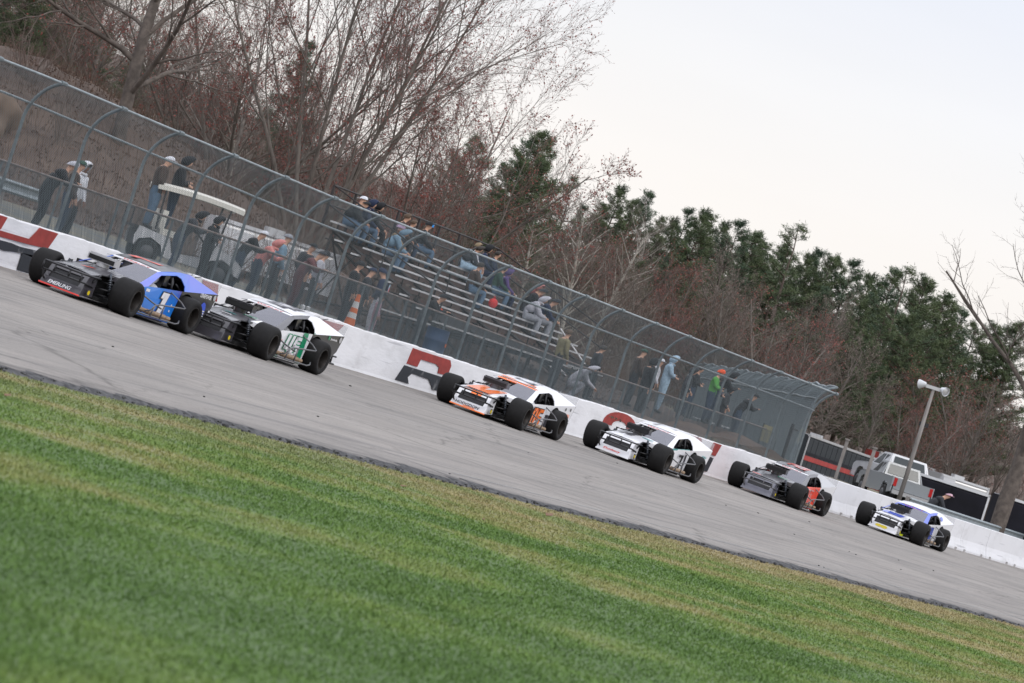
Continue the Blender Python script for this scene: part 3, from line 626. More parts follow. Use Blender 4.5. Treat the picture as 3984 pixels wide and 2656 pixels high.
person('pockets', (26.1, 2.4), TR+.2, 'charcoal', 'charcoal', 'person in grey hood second from the right along the low fence', ('hood', 'charcoal'), s=.86)
person('lean', (26.80, 2.0), TR+.6, 'black', 'darkjeans', 'person in black jacket and black cap, rightmost at the low fence', ('cap', 'black'), s=1.0)
person('crouch', (51.2, 2.1), TR+.5, 'charcoal', 'charcoal', 'person in grey sweater and pale cap behind the precast barriers near the dark trailer', ('cap', 'palepink'), s=1.12)

person('stand', (-7.2, 2.7), TR+.3, 'lightgrey', 'charcoal', 'person in pale top standing right of the plaid shirt', ('beanie', 'black'), s=.95)
person('stand', (-4.95, 2.3), TR+.4, 'charcoal', 'charcoal', 'person in dark clothes close behind the small pink child', ('cap', 'navy'), s=.95)
person('stand', (20.4, 2.9), TR+.3, 'white', 'charcoal', 'person in white cap behind the fence right of the pale blue hoodie', ('cap', 'white'), s=.88)
person('crossed', (25.5, 2.6), TR+.3, 'navy', 'darkjeans', 'person in navy jacket behind the black hoodie at the right', ('hair', None), s=.9)
person('pockets', (13.6, 2.4), TR+.7, 'charcoal', 'black', 'person in dark jacket between the crouching hoodie and the large black coat', ('hair', None), s=.93)
def seat_person(row, x, pose, top, legs, label, **k):
    y, z = SEAT[row]; return person(pose, (x, y+.05, z+.02), TR+k.pop('turn', 0.), top, legs, label, **k)
# spectators on the bleachers, from the top row down
seat_person(0, 6.32, 'sit_fwd', 'black', 'jeans', 'person in black jacket and dark cap at the top rows left end', hat=('cap', 'black'), big=True, turn=.3)
seat_person(0, 6.82, 'sit', 'charcoal', 'jeans', 'person in patterned top with backward white cap on the top bleacher row', hat=('backcap', 'white'), turn=.5)
seat_person(0, 7.6, 'sit', 'navy', 'jeans', 'person in navy hooded jacket on the top bleacher row beside a black hood', hat=('hood', 'navy'), turn=.3)
seat_person(0, 8.19, 'sit', 'black', 'black', 'person in black hood and black jacket, fourth from the left on the top bleacher row', hat=('hood', 'black'), turn=.3)
seat_person(0, 10.33, 'sit', 'brown', 'charcoal', 'dark haired person in brown coat seated behind the light blue hoodie on the top row', hat=('hair', None), turn=.5)
seat_person(0, 10.95, 'sit', 'charcoal', 'darkjeans', 'child in dark jacket with black hair beside the brown coat on the top row', hat=('hair', None), s=.88, turn=.4)
gp = seat_person(0, 12.09, 'sit', 'black', 'jeans', 'person in black beanie with shiny blue goggles and blue jeans on the top row', hat=('beanie', 'black'), turn=.4)
_, nec, up, fw = PM['sit']; mb = MB(); c = nec+up*.165+fw*.085; sd_ = up.cross(fw); mb.slab([c+sd_*.085+up*.035, c+sd_*.085-up*.03, c+fw*.045-up*.035, c-sd_*.085-up*.03, c-sd_*.085+up*.035, c+fw*.045+up*.04][::1], .02)
mb.build('goggles', mat('blue mirror lens', (.02, .35, .9), .15), gp)
seat_person(0, 15.73, 'sit_fwd', 'charcoal', 'paleblue', 'person in dark jacket with red front and pale jeans on the top row right half', hat=('longhair', None), turn=.6)
seat_person(0, 16.33, 'sit', 'white', 'paleblue', 'fair haired person in white and pink top on the top row', hat=('hair', 'tan'), turn=.1, s=.95)
seat_person(0, 17.23, 'sit', 'navy', 'navy', 'person in navy jacket and black hood right of the fair haired person', hat=('hood', 'black'), turn=.4)
seat_person(0, 18.1, 'sit', 'navy', 'charcoal', 'short dark haired person in blue jacket at the right end of the top row', hat=('hair', None), s=.92, turn=.2)
seat_person(2, 6.85, 'sit_fwd', 'blue', 'jeans', 'person in light blue hoodie hunched forward on the third bleacher row', hat=('hood', 'blue'), turn=.5, s=1.06)
seat_person(2, 7.45, 'sit_up', 'tan', 'jeans', 'person in lilac beanie and tan jacket beside the hunched light blue hoodie', hat=('beanie', 'lilac'), turn=.4)
seat_person(3, 12.46, 'sit', 'brown', 'jeans', 'curly haired person in brown jacket and blue jeans on the fourth bleacher row', hat=('hair', None), turn=.7)
seat_person(2, 15.89, 'sit', 'green', 'jeans', 'person in dark green jacket with long dark hair on the third row', hat=('longhair', None), turn=.4)
seat_person(2, 16.45, 'sit', 'purple', 'navy', 'child in purple jacket leaning against the green jacket', hat=('hood', 'purple'), turn=.5, s=.92)
seat_person(3, 17.1, 'sit_fwd', 'black', 'charcoal', 'person in black jacket and dark beanie beside the pink hair on the fourth row', hat=('beanie', 'charcoal'), turn=.6, s=1.05)
seat_person(3, 17.8, 'sit', 'maroon', 'black', 'person with long pink hair at the right end of the fourth row', hat=('longhair', 'pink'), turn=-.3, s=1.02)
seat_person(4, 15.9, 'sit_fwd', 'lightgrey', 'grey', 'person in light grey hoodie hunched over on the fifth bleacher row', hat=('hood', 'lightgrey'), turn=.5, s=1.04)
seat_person(4, 16.75, 'sit_fwd', 'navy', 'grey', 'person in dark beanie and navy jacket beside the light grey hoodie on the fifth row', hat=('beanie', 'charcoal'), turn=.5, shoes=1, s=1.1)
M_bag = CL['red']
mb = MB(); mb.ball((0, 0, .14), .16, sq=(1.2, .8, .9)); mb.tube([(-.08, 0, .26), (-.05, 0, .33), (.05, 0, .33), (.08, 0, .26)], .012, 4)
bg_ = mb.mesh('bag', [M_bag], smooth=True)
link('bag', bg_, None, (13.1, SEAT[4][0], SEAT[4][1]+.02), label='red bag beside the curly haired person on the bleachers', cat='bag')
mb = MB(); mb.ball((0, 0, .1), .13, sq=(1.9, .9, .55), mi=0)
link('bundle', mb.mesh('bundle', [CL['orange']], smooth=True), None, (6.9, SEAT[5][0]-.3, SEAT[5][1]-.42), label='orange and white bundle on a low foot plank at the left of the bleachers', cat='bag')

# ------------------------------------------------------------------ asphalt modified race cars
def paint(name, c, rough=.32, **k): return mat(name, c, rough, coat=.5, **k)
PT = dict(black=paint('gloss black paint', (.018, .018, .022)), dark=paint('charcoal paint', (.068, .064, .075)), white=paint('white paint', (.80, .80, .84)), orange=paint('fluorescent orange paint', (1., .20, .015)),
    red=paint('red paint', (.75, .03, .02)), coral=paint('coral red paint', (1., .10, .06)), green=paint('green paint', (.005, .28, .13)), teal=paint('teal paint', (.02, .32, .32)), royal=paint('royal blue paint', (.045, .10, .62)),
    grey=paint('grey primer paint', (.16, .16, .20)), yellow=paint('yellow paint', (.80, .62, .03)), silver=paint('silver paint', (.45, .45, .47), .3), yelgreen=paint('fluorescent yellow paint', (.75, .85, .02)),
    fade=paint('blue fading to indigo paint', (.015, .20, .72), col2=(.06, .06, .42), scale=.8, lo=.40, hi=.56, detail=1), indigo=paint('indigo paint', (.12, .15, .62), col2=(.05, .16, .66), scale=1.0, lo=.4, hi=.6, detail=1))
M_tyre = mat('worn slick rubber', (.0095, .009, .0095), .72, var=.2, scale=9, bump=.12, bscale=30, spec=.3)
M_rim = mat('dark wheel steel', (.03, .026, .024), .45, .6); M_bare = mat('bare tube steel', (.16, .16, .17), .4, .6); M_btube = mat('black tube steel', (.022, .022, .025), .4, .3)
M_rimo = paint('orange wheel', (.9, .10, .01)); M_int = mat('dark cockpit', (.012, .012, .013), .8); M_mesh = mat('grille mesh', (.030, .030, .034), .6, .3, bump=.6, bscale=120)
M_lex = mat('clear windshield sheet', (.15, .15, .19), .08, alpha=.72); M_lexc = mat('clear spoiler sheet', (.5, .5, .52), .1, alpha=.28)
M_gold = mat('heat tinted muffler', (.33, .23, .15), .5, .5, var=.25, scale=8); M_net = mat('window net webbing', (.35, .35, .37), .8)
M_shock = mat('shock body', (.10, .11, .13), .35, .6)

_tc = {}
def text_geo(s, shear=0., off=0.):
    k = (s, shear, off)
    if k in _tc: return _tc[k]
    c = bpy.data.curves.new('t', 'FONT'); c.body = s; c.shear = shear; c.offset = off; c.size = 1; c.resolution_u = 2; c.space_character = .95 if len(s) > 2 else .9
    o = bpy.data.objects.new('t', c); me = bpy.data.meshes.new_from_object(o); bpy.data.objects.remove(o); bpy.data.curves.remove(c)
    v = np.array([q.co for q in me.vertices]).reshape(-1, 3); f = [tuple(p.vertices) for p in me.polygons]; bpy.data.meshes.remove(me)
    lo, hi = v.min(0), v.max(0); v = v-lo; _tc[k] = (v, f, hi-lo); return _tc[k]
def put_text(s, O, Sx, Tx, h, m, parent, width=None, shear=0., off=0., out=.004, name='lettering'):
    """flat print on a panel: O lower left corner, Sx reading direction, Tx up direction, h letter height"""
    v, f, d = text_geo(s, shear, off); Sx = Vector(Sx).normalized(); Tx = Vector(Tx).normalized(); n = Sx.cross(Tx).normalized()
    sy = h/d[1]; sx = (width/d[0]) if width else sy; O = Vector(O)+n*out
    mb = MB(); mb.add([O+Sx*float(a*sx)+Tx*float(b*sy) for a, b, _ in v], f); return mb.build(name, m, parent)
DIG = {'0': 'lrtb', '1': 'f', '2': 'tRmLb', '3': 'trmb', '4': 'VMr', '5': 'tUmDb', '6': 'ltmbD', '7': 'tr', '8': 'lrtmb', '9': 'Utmrb'}
def put_digits(s_, O, Sx, Tx, h, wd, m, parent, shear, out, e=0., name='door_number'):
    """heavy block numerals cut from sheet vinyl; e widens every stroke (outline)"""
    Sx = Vector(Sx).normalized(); Tx = Vector(Tx).normalized(); n = Sx.cross(Tx).normalized(); O = Vector(O)+n*out; k = len(s_); cw = wd/k*.86; mb = MB(); tw = min(.30*cw+.02, .13); th = .17*h
    for i, ch in enumerate(s_):
        x0 = i*wd/k; H = dict(t=(0, h-th, cw, h), b=(0, 0, cw, th), m=(0, (h-th)/2, cw, (h+th)/2), l=(0, 0, tw, h), r=(cw-tw, 0, cw, h), U=(0, h/2, tw, h), V=(0, h*.26, tw, h), M=(0, h*.26, cw*1.12, h*.26+th), L=(0, 0, tw, h/2), R=(cw-tw, h/2, cw, h), D=(cw-tw, 0, cw, h/2))
        R_s = [H[c] for c in DIG[ch]] if ch != '1' else [(cw*.42, 0, cw*.42+tw*1.5, h), (cw*.10, h*.72, cw*.5, h)]
        for (a, b, c, d) in R_s:
            a, b, c, d = a-e, b-e, c+e, d+e; mb.slab([O+Sx*(x0+x+z*shear)+Tx*z for x, z in ((a, b), (c, b), (c, d), (a, d))], .001)
    return mb.build(name, m, parent)
def decal(O, Sx, Tx, w_, h, m, parent, out=.003, name='decal', round_=False):
    Sx = Vector(Sx).normalized(); Tx = Vector(Tx).normalized(); n = Sx.cross(Tx).normalized(); O = Vector(O)+n*out; mb = MB()
    if round_: P = [O+Sx*(w_/2+w_/2*math.cos(t))+Tx*(h/2+h/2*math.sin(t)) for t in np.linspace(0, 2*math.pi, 17)[:-1]]
    else: P = [O, O+Sx*w_, O+Sx*w_+Tx*h, O+Tx*h]
    mb.slab(P, .0015); return mb.build(name, m, parent)

def tyre_mesh(R=.35, W=.43):
    h = W/2; mb = MB()
    prof = [(.205, -h+.02), (.225, -h), (.30, -h-.012), (.328, -h+.012), (R-.004, -h+.045), (R, -h+.09), (R+.002, 0), (R, h-.09), (R-.004, h-.045), (.328, h-.012), (.30, h+.012), (.225, h), (.205, h-.02)]
    mb.lathe(prof, 'Y', 40); return mb.mesh('tyre', M_tyre, smooth=True, ang=50)
def rim_mesh(m, W=.43):
    h = W/2; mb = MB(); mb.lathe([(.208, -h+.01), (.214, -h+.03), (.19, -h+.05), (.18, 0), (.19, h-.10), (.205, h-.03), (.212, h-.005), (.200, h-.004), (.182, h-.05), (.172, h-.14), (.12, h-.15), (.05, h-.12), (.03, h-.10), (0, h-.10)], 'Y', 28)
    for i in range(5):
        a = 2*math.pi*i/5; mb.lathe([(.016, h-.15), (.016, h-.115), (0, h-.115)], 'Y', 6, (.085*math.cos(a), 0, .085*math.sin(a)))
        mb.box((.14*math.cos(a+.3), h-.135, .14*math.sin(a+.3)), (.05, .012, .05), mi=1)
    return mb.mesh('rim', m, smooth=True, ang=40)
TY = tyre_mesh(); RIM = rim_mesh([M_rim, M_rim]); RIMO = rim_mesh([M_rim, M_rimo])
def axb(p, y): return (p[0], y, p[1])
def bar(name, segs, r, m, par):
    mb = MB()
    for s_ in segs: mb.tube(s_, r, 8)
    return mb.build(name, m, par, smooth=True)

def race_car(name_label, loc, yaw, L):
    """L: livery. local frame: x forward, y car's left, z up, origin on the ground midway between the axles"""
    T = thing('race_car', name_label, 'race car', loc, (0, 0, 0), group='open wheel modified race cars on the track')
    bank = math.atan(K)
    T.rotation_euler = (Matrix.Rotation(bank, 3, 'X')@Matrix.Rotation(math.pi+yaw, 3, 'Z')).to_euler()
    P = lambda k: PT[L[k]]; T.scale = (1.055, 1.03, 1.03)
    # chassis floor, firewall, cockpit tub
    mb = MB(); mb.box((-.1, 0, .12), (3.6, .92, .07)); mb.box((-.35, 0, .105), (1.5, 1.5, .05)); mb.box((.74, 0, .40), (.04, .92, .46)); mb.box((-1.75, 0, .42), (.04, 1.1, .5))  # wide square floor box is added, dark, to deepen shade under the car
    mb.box((1.3, 0, .34), (.75, .46, .36)); mb.box((-.5, .70, .33), (2.3, .03, .40)); mb.box((-.5, -.70, .40), (2.3, .03, .60)); mb.build('chassis', M_int, T)
    # wheels
    for ax, sy, st in ((1.36, 1, L.get('steer', .06)), (1.36, -1, L.get('steer', .06)), (-1.36, 1, 0), (-1.36, -1, 0)):
        wpos = (ax, sy*(.895 if ax > 0 else .86), .347); wh = link('wheel', TY, T, wpos, (R_(-2.5 if ax > 0 else 0), 0, (0 if sy > 0 else math.pi)+st)); wh.name = 'wheel'
        link('rim', RIMO if L.get('orim') else RIM, wh)
        if L.get('tyremark'): pass
    # nose: valance, upper panel, mesh opening, lip
    hw = .50; n0, n1, n2, n3 = (2.36, .09), (2.30, .24), (2.16, .44), (2.10, .52)
    mb = MB(); q = lambda a, b, w0, w1: mb.slab([(a[0], -w0, a[1]), (a[0], w0, a[1]), (b[0], w1, b[1]), (b[0], -w1, b[1])], .012)
    q(n0, n1, .44, .42); q(n2, n3, .42, .42)
    mb.slab([axb(n1, -.42), axb(n1, -.33), axb(n2, -.33), axb(n2, -.42)], .012); mb.slab([axb(n1, .33), axb(n1, .42), axb(n2, .42), axb(n2, .33)], .012)
    for s_ in (1, -1):
        pl = [(2.36, .44*s_, .09), (2.30, .42*s_, .24), (2.16, .42*s_, .44), (2.10, .42*s_, .52), (1.78, .42*s_, .55), (1.80, .43*s_, .12)]; mb.slab(pl if s_ < 0 else pl[::-1], .012)
    mb.build('nose', P('nose'), T)
    MB().slab([(2.27, -.34, .24), (2.27, .34, .24), (2.13, .34, .44), (2.13, -.34, .44)], .02).build('grille', M_mesh, T)
    MB().slab([(2.375, -.45, .075), (2.375, .45, .075), (2.365, .45, .10), (2.365, -.45, .10)], .02).build('nose_lip', PT[L.get('lip', L['nose'])], T)
    # hood: crowned, with a cowl that widens to the windshield
    mb = MB(); prof = [(2.10, .52), (1.75, .575), (1.40, .615), (1.05, .655), (.78, .69)]; cr_ = [(-.42, 0), (-.27, .018), (0, .026), (.27, .018), (.42, 0)]
    v = [(x, y, z+c) for x, z in prof for y, c in cr_]; f = [(i*5+j, i*5+j+1, (i+1)*5+j+1, (i+1)*5+j) for i in range(4) for j in range(4)]
    v2 = [(x, y, z-.012) for x, y, z in v]; f2 = [tuple(len(v)+i for i in q_[::-1]) for q_ in f]; mb.add(v+v2, f+f2)
    for s_ in (1, -1):
        mb.tube([(2.10, .42*s_, .52), (.78, .42*s_, .69)], .008, 4)
    mb.build('hood', P('hood'), T, smooth=True, ang=40)
    mb = MB(); mb.slab([(.78, -.42, .69), (.78, 0, .716), (.78, .42, .69), (.62, .70, .655), (.60, 0, .70), (.62, -.70, .655)], .012)
    for s_ in (1, -1):
        a = [(1.25, .42*s_, .63), (.64, .76*s_, .60), (.62, .70*s_, .655), (.78, .42*s_, .69)]; mb.slab(a if s_ > 0 else a[::-1], .012)
        a = [(1.25, .425*s_, .625), (1.25, .425*s_, .54), (.66, .76*s_, .42), (.64, .765*s_, .60)]; mb.slab(a if s_ < 0 else a[::-1], .012)
    mb.build('cowl', P('cowl'), T)
    # air box on the hood
    mb = MB(); mb.box((.86, -.06, .84), (.20, .62, .125)); mb.box((.80, -.06, .915), (.24, .60, .02)); mb.tube([(.83, -.06, .70), (.83, -.06, .80)], .13, 12)
    mb.box((.965, -.06, .84), (.012, .56, .085), mi=1); mb.build('air_box', [PT[L.get('box', 'black')], M_int], T)
    # windshield half, posts, roof, pillars
    MB().slab([(.60, .02, .70), (.62, .69, .66), (-.34, .51, .965), (-.34, .02, .98)], .006).build('windshield', M_lex, T)
    mb = MB(); mb.slab([(-.34, -.51, .965), (-.34, .51, .965), (-.45, .53, .99), (-.45, 0, 1.012), (-.45, -.53, .99)], .012)
    mb.build('visor_strip', P('visor'), T)
    mb = MB(); rows = [(-.45, .992, .53), (-.75, 1.04, .55), (-1.15, 1.085, .57), (-1.62, 1.10, .565)]; cs = [(-1, 0), (-.6, .022), (0, .032), (.6, .022), (1, 0)]
    v = [(x, y*w_, z+c) for x, z, w_ in rows for y, c in cs]; f = [(i*5+j, i*5+j+1, (i+1)*5+j+1, (i+1)*5+j) for i in range(3) for j in range(4)]
    v2 = [(x, y, z-.015) for x, y, z in v]; f2 = [tuple(len(v)+i for i in q_[::-1]) for q_ in f]; mb.add(v+v2, f+f2)
    mb.build('roof', P('roof'), T, smooth=True, ang=40)
    for s_ in (1, -1):
        W = lambda L_: [(x, y*s_, z) for x, y, z in (L_ if s_ > 0 else L_[::-1])]
        mb = MB()
        mb.slab(W([(-.34, .51, .965), (.62, .69, .66), (.64, .765, .60), (.36, .765, .655), (-.36, .60, .925)]), .014)
        mb.slab(W([(-.45, .53, .99), (-.34, .51, .965), (-.36, .60, .925), (-.98, .615, 1.01), (-1.15, .57, 1.085), (-.75, .55, 1.04)]), .014)
        mb.build('windshield_pillar', P('pillar'), T)
        mb = MB()
        mb.slab(W([(-1.15, .57, 1.085), (-.98, .615, 1.01), (-1.17, .64, .98), (-1.26, .72, .86), (-1.18, .79, .765), (-1.36, .80, .785), (-1.62, .565, 1.10)]), .014)
        mb.slab(W([(-1.62, .565, 1.10), (-1.36, .80, .785), (-2.64, .80, .905)]), .014)
        mb.build('sail_panel', P('sail'), T)
        # door skin and quarter panel with wheel opening
        arch = [(-1.36+.40*math.cos(t), .345+.40*math.sin(t)) for t in np.linspace(.15*math.pi, .985*math.pi, 9)]
        mb = MB(); zb = L.get('sill', .09)
        mb.slab(W([(.64, .765, .60), (.86, .765, .34), (.80, .765, zb), (-.90, .80, zb), (-.97, .80, .40), (-1.02, .80, .60), (-1.06, .80, .755), (-.2, .785, .70), (.36, .765, .655)]), .014)
        mb.build('door', P('door'), T)
        mb = MB()
        aa = [(x, .80, z) for x, z in arch if x < -1.05][::-1] if False else [(x, .80, z) for x, z in [(-1.36+.40*math.cos(t), .345+.40*math.sin(t)) for t in np.linspace(.70*math.pi/1, 0, 0)]]
        fr = [(-1.36+.40*math.cos(t), .80, .345+.40*math.sin(t)) for t in np.linspace(.22*math.pi, 1.0*math.pi, 10)]     # front to rear (x decreasing)
        fr = [p for p in fr if p[0] < -1.06]
        mb.slab(W([(-1.06, .80, .755)]+[(-1.06, .80, .62)]+fr+[(-1.80, .80, .32), (-2.20, .80, .30), (-2.52, .80, .55), (-2.64, .80, .905), (-1.36, .80, .785)])[::1], .014)
        mb.build('quarter_panel', P('quarter'), T)
    mb = MB(); mb.slab([(-1.62, -.565, 1.10), (-1.62, .565, 1.10), (-2.64, .79, .90), (-2.64, -.79, .90)], .012); mb.build('rear_deck', P('deck'), T)
    MB().slab([(-2.655, .80, .90), (-2.52, .80, .55), (-2.52, -.80, .55), (-2.655, -.80, .90)], .012).build('tail_panel', PT['black'], T)
    MB().slab([(-2.66, -.78, .905), (-2.66, .78, .905), (-2.70, .78, 1.10), (-2.70, -.78, 1.10)], .006).build('spoiler', M_lexc, T)
    for sg in ([(-2.3, .2, .97), (-2.70, .1, 1.10)], [(-2.3, -.3, .97), (-2.70, -.3, 1.10)], [(-2.12, .45, 1.08), (-2.75, .28, 1.12)]): bar('spoiler_stay', [sg], .010, M_btube, T)
    # cage, seat, steering wheel
    bar('roll_cage', [[(-.95, .60, .3), (-.95, .60, .85), (-1.0, .50, 1.03), (-1.0, -.50, 1.03), (-.95, -.60, .85), (-.95, -.60, .3)], [(.55, .62, .55), (-.38, .48, .92), (-1.0, .50, 1.02)], [(.55, -.62, .55), (-.38, -.48, .92), (-1.0, -.50, 1.02)],
        [(-1.0, .45, 1.0), (-1.7, .42, .45)], [(-1.0, -.45, 1.0), (-1.7, -.42, .45)], [(-1.05, .62, .84), (-1.55, .55, .72)], [(-.95, .58, .80), (-.95, -.58, .80)], [(-.38, 0, .95), (.30, 0, .72)], [(.3, -.6, .62), (.3, .6, .62)], [(-.8, .63, .95), (-.86, .68, .6)], [(-1.0, .5, 1.02), (-.98, -.5, .4)]], .022, M_btube, T)
    mb = MB(); mb.slab([(-.45, .12, .25), (-.45, .50, .25), (-.85, .50, .95), (-.85, .12, .95)][::-1], .05); mb.slab([(-.05, .12, .28), (-.05, .50, .28), (-.50, .50, .24), (-.50, .12, .24)], .05); mb.box((-.78, .52, .85), (.2, .04, .22)); mb.box((-.78, .11, .85), (.2, .04, .22))
    mb.build('seat', PT['black'], T)
    mb = MB(); mb.lathe([(.15, -.012), (.165, 0), (.15, .012), (.14, 0), (.15, -.012)], 'X', 16, (.05, .31, .66)); mb.tube([(.05, .31, .66), (.5, .31, .55)], .02, 6); mb.build('steering_wheel', M_btube, T)
    # driver's helmet and shoulders seen through the opening
    mb = MB(); mb.ball((-.62, .31, .84), .135, sq=(1.1, .95, 1.05)); mb.ball((-.64, .31, .58), .2, sq=(.7, 1.15, .75)); mb.tube([(-.55, .45, .62), (-.2, .5, .52), (.02, .42, .68)], .05, 6); mb.tube([(-.55, .17, .62), (-.2, .12, .52), (.02, .20, .68)], .05, 6)
    dv = mb.build('person', [PT[L.get('helmet', 'dark')]], None, smooth=True, label='race driver in helmet seated inside the '+name_label.split(' race car')[0]+' race car', cat='person'); dv.matrix_basis = T.matrix_basis.copy(); dv.location = T.location; dv.rotation_euler = T.rotation_euler; dv.scale = T.scale
    # window net on the car's right
    mb = MB()
    for i in range(8): mb.tube([(-.0-.12*i, -.70+.012*i, .69+.008*i), (-.32-.10*i, -.60, .91+.008*i)], .006, 4)
    for i in range(6): mb.tube([(-.02-.055*i, -.70+.018*i, .70+.05*i), (-1.0, -.74+.024*i, .76+.045*i)], .006, 4)
    mb.build('window_net', M_net, T)
    # bumpers and nerf bars
    r = .019; bm1 = M_btube
    segs = [[(1.75, -.46, .50), (2.25, -.50, .50), (2.45, -.42, .50), (2.47, 0, .50), (2.45, .42, .50), (2.25, .50, .50), (1.75, .46, .50)], [(1.9, -.42, .30), (2.35, -.47, .34), (2.47, -.42, .345), (2.49, 0, .345), (2.47, .42, .345), (2.35, .47, .34), (1.9, .42, .30)]]
    segs += [[(2.46, y, .50), (2.48, y, .345)] for y in (-.42, -.16, .16, .42)]+[[(2.45, -.40, .345), (2.40, -.38, .2), (2.2, -.38, .12)]]
    bar('front_bumper', segs, r, M_bare if L.get('barefront') else bm1, T)
    bar('rear_bumper', [[(-2.5, -.55, .44), (-3.02, -.60, .44), (-3.12, -.5, .43), (-3.12, .5, .43), (-3.02, .62, .44), (-2.5, .60, .44)], [(-2.4, -.55, .30), (-3.02, -.60, .28), (-3.10, -.5, .28), (-3.10, .5, .28), (-3.02, .62, .28), (-2.4, .60, .30)]]
        +[[(-3.11, y, .435), (-3.10, y, .28)] for y in (-.5, .5)]+[[(-2.85, .61, .44), (-2.85, .61, .285)], [(-2.3, .5, .35), (-2.3, .5, .6)]], .020, M_btube, T)
    for s_ in (1, -1):
        Y = lambda A: [(x, y*s_, z) for x, y, z in A]
        bar('nerf_bar', [Y([(.80, .76, .54), (.36, .95, .40), (.02, 1.02, .33)]), Y([(.42, .80, .16), (.42, 1.00, .24), (.36, 1.04, .36), (.2, 1.05, .40), (-.86, 1.06, .46), (-.92, 1.05, .47), (-.80, .98, .56), (-.62, .78, .68)]),
            Y([(.92, .70, .14), (.60, 1.00, .14), (-.70, 1.05, .13), (-.84, 1.05, .16), (-.88, 1.03, .21)]), Y([(-.02, 1.05, .40), (-.02, 1.04, .14)]), Y([(.36, 1.04, .34), (.40, 1.02, .14)]), Y([(.9, .6, .09), (-.8, .72, .07)])], .0155, M_bare if s_ > 0 else M_btube, T)
        # suspension: arms, upright, coil-over shock
        bar('suspension_arm', [Y([(1.15, .30, .20), (1.36, .70, .22)]), Y([(1.60, .30, .20), (1.36, .70, .22)]), Y([(1.22, .34, .46), (1.36, .66, .46)]), Y([(1.52, .34, .46), (1.36, .66, .46)]), Y([(1.36, .68, .20), (1.36, .68, .50)]), Y([(1.62, .1, .30), (1.50, .68, .34)]), Y([(1.2, .45, .60), (1.75, .45, .58), (2.0, .45, .40)]), Y([(1.36, .44, .2), (1.36, .44, .66)])], .018, M_btube, T)
        mb = MB(); mb.tube(Y([(1.45, .60, .24), (1.42, .46, .66)]), .018, 8); 
        for i in range(7): mb.tube(Y([(1.448-.003*i, .59-.016*i, .28+.04*i), (1.446-.003*i, .585-.016*i, .295+.04*i)]), .045, 10)
        mb.tube(Y([(1.425, .475, .58), (1.418, .455, .66)]), .028, 10); mb.build('shock_absorber', [M_shock], T, smooth=True, ang=40)
    bar('axle', [[(-1.36, -.70, .345), (-1.36, .70, .345)], [(-1.36, 0, .345), (-.3, 0, .3)]], .045, M_btube, T)
    mb = MB(); mb.tube([(.30, .88, .20), (-.48, .90, .185)], .05, 12); mb.tube([(.95, .62, .24), (.5, .85, .21), (.30, .88, .20)], .04, 8); mb.tube([(-.48, .90, .185), (-.62, .94, .18)], .04, 8); mb.build('muffler', M_gold, T, smooth=True, ang=40)
    # print
    LS = (-1, 0, 0); LU = (0, 0, 1)
    for (s_, x, z, h, wd, c, oc, shear) in L.get('num', []):
        if oc: put_digits(s_, (x, .790, z), LS, LU, h, wd, PT[oc], T, shear, .013, .022, 'door_number_outline')
        put_digits(s_, (x, .790, z), LS, LU, h, wd, PT[c], T, shear, .018)
    put_text('WHELEN', (-.352, -.30, .968), (0, 1, .0), (-.97, 0, .22), .085, PT[L.get('whelen', 'red')], T, width=.60, off=.015, out=.010, name='visor_lettering', shear=.2)
    for (s_, O, SX, TX, h, wd, c, sh) in L.get('text', []):
        if s_.isdigit() and h > .3: put_digits(s_, O, SX, TX, h, wd, PT[c], T, sh, .035, 0, 'roof_number')
        else: put_text(s_, O, SX, TX, h, PT[c], T, width=wd, shear=sh, off=.022, out=.016)
    for (O, SX, TX, w_, h, c, rd) in L.get('decals', []): decal(O, SX, TX, w_, h, PT[c], T, round_=rd, out=.012)
    # small contingency stickers on the front of the door and lower nose
    cols = L.get('stick', ('white', 'red', 'white', 'royal', 'white'))
    for i, c in enumerate(cols):
        decal((.60-.02*i, .768, .50-.068*i), LS, LU, .15, .045, PT[c], T, out=.012)
        decal((.585-.02*i, .768, .51-.068*i), LS, LU, .10, .02, PT['red' if c == 'white' else 'white'], T, out=.016)
    decal((2.2, .495, .13), (-1, 0, 0), (0, 0, 1), .14, .12, PT['dark'], T, out=.008); decal((2.185, .495, .145), (-1, 0, 0), (0, 0, 1), .10, .09, PT['yellow'], T, out=.012, round_=True)
    return T

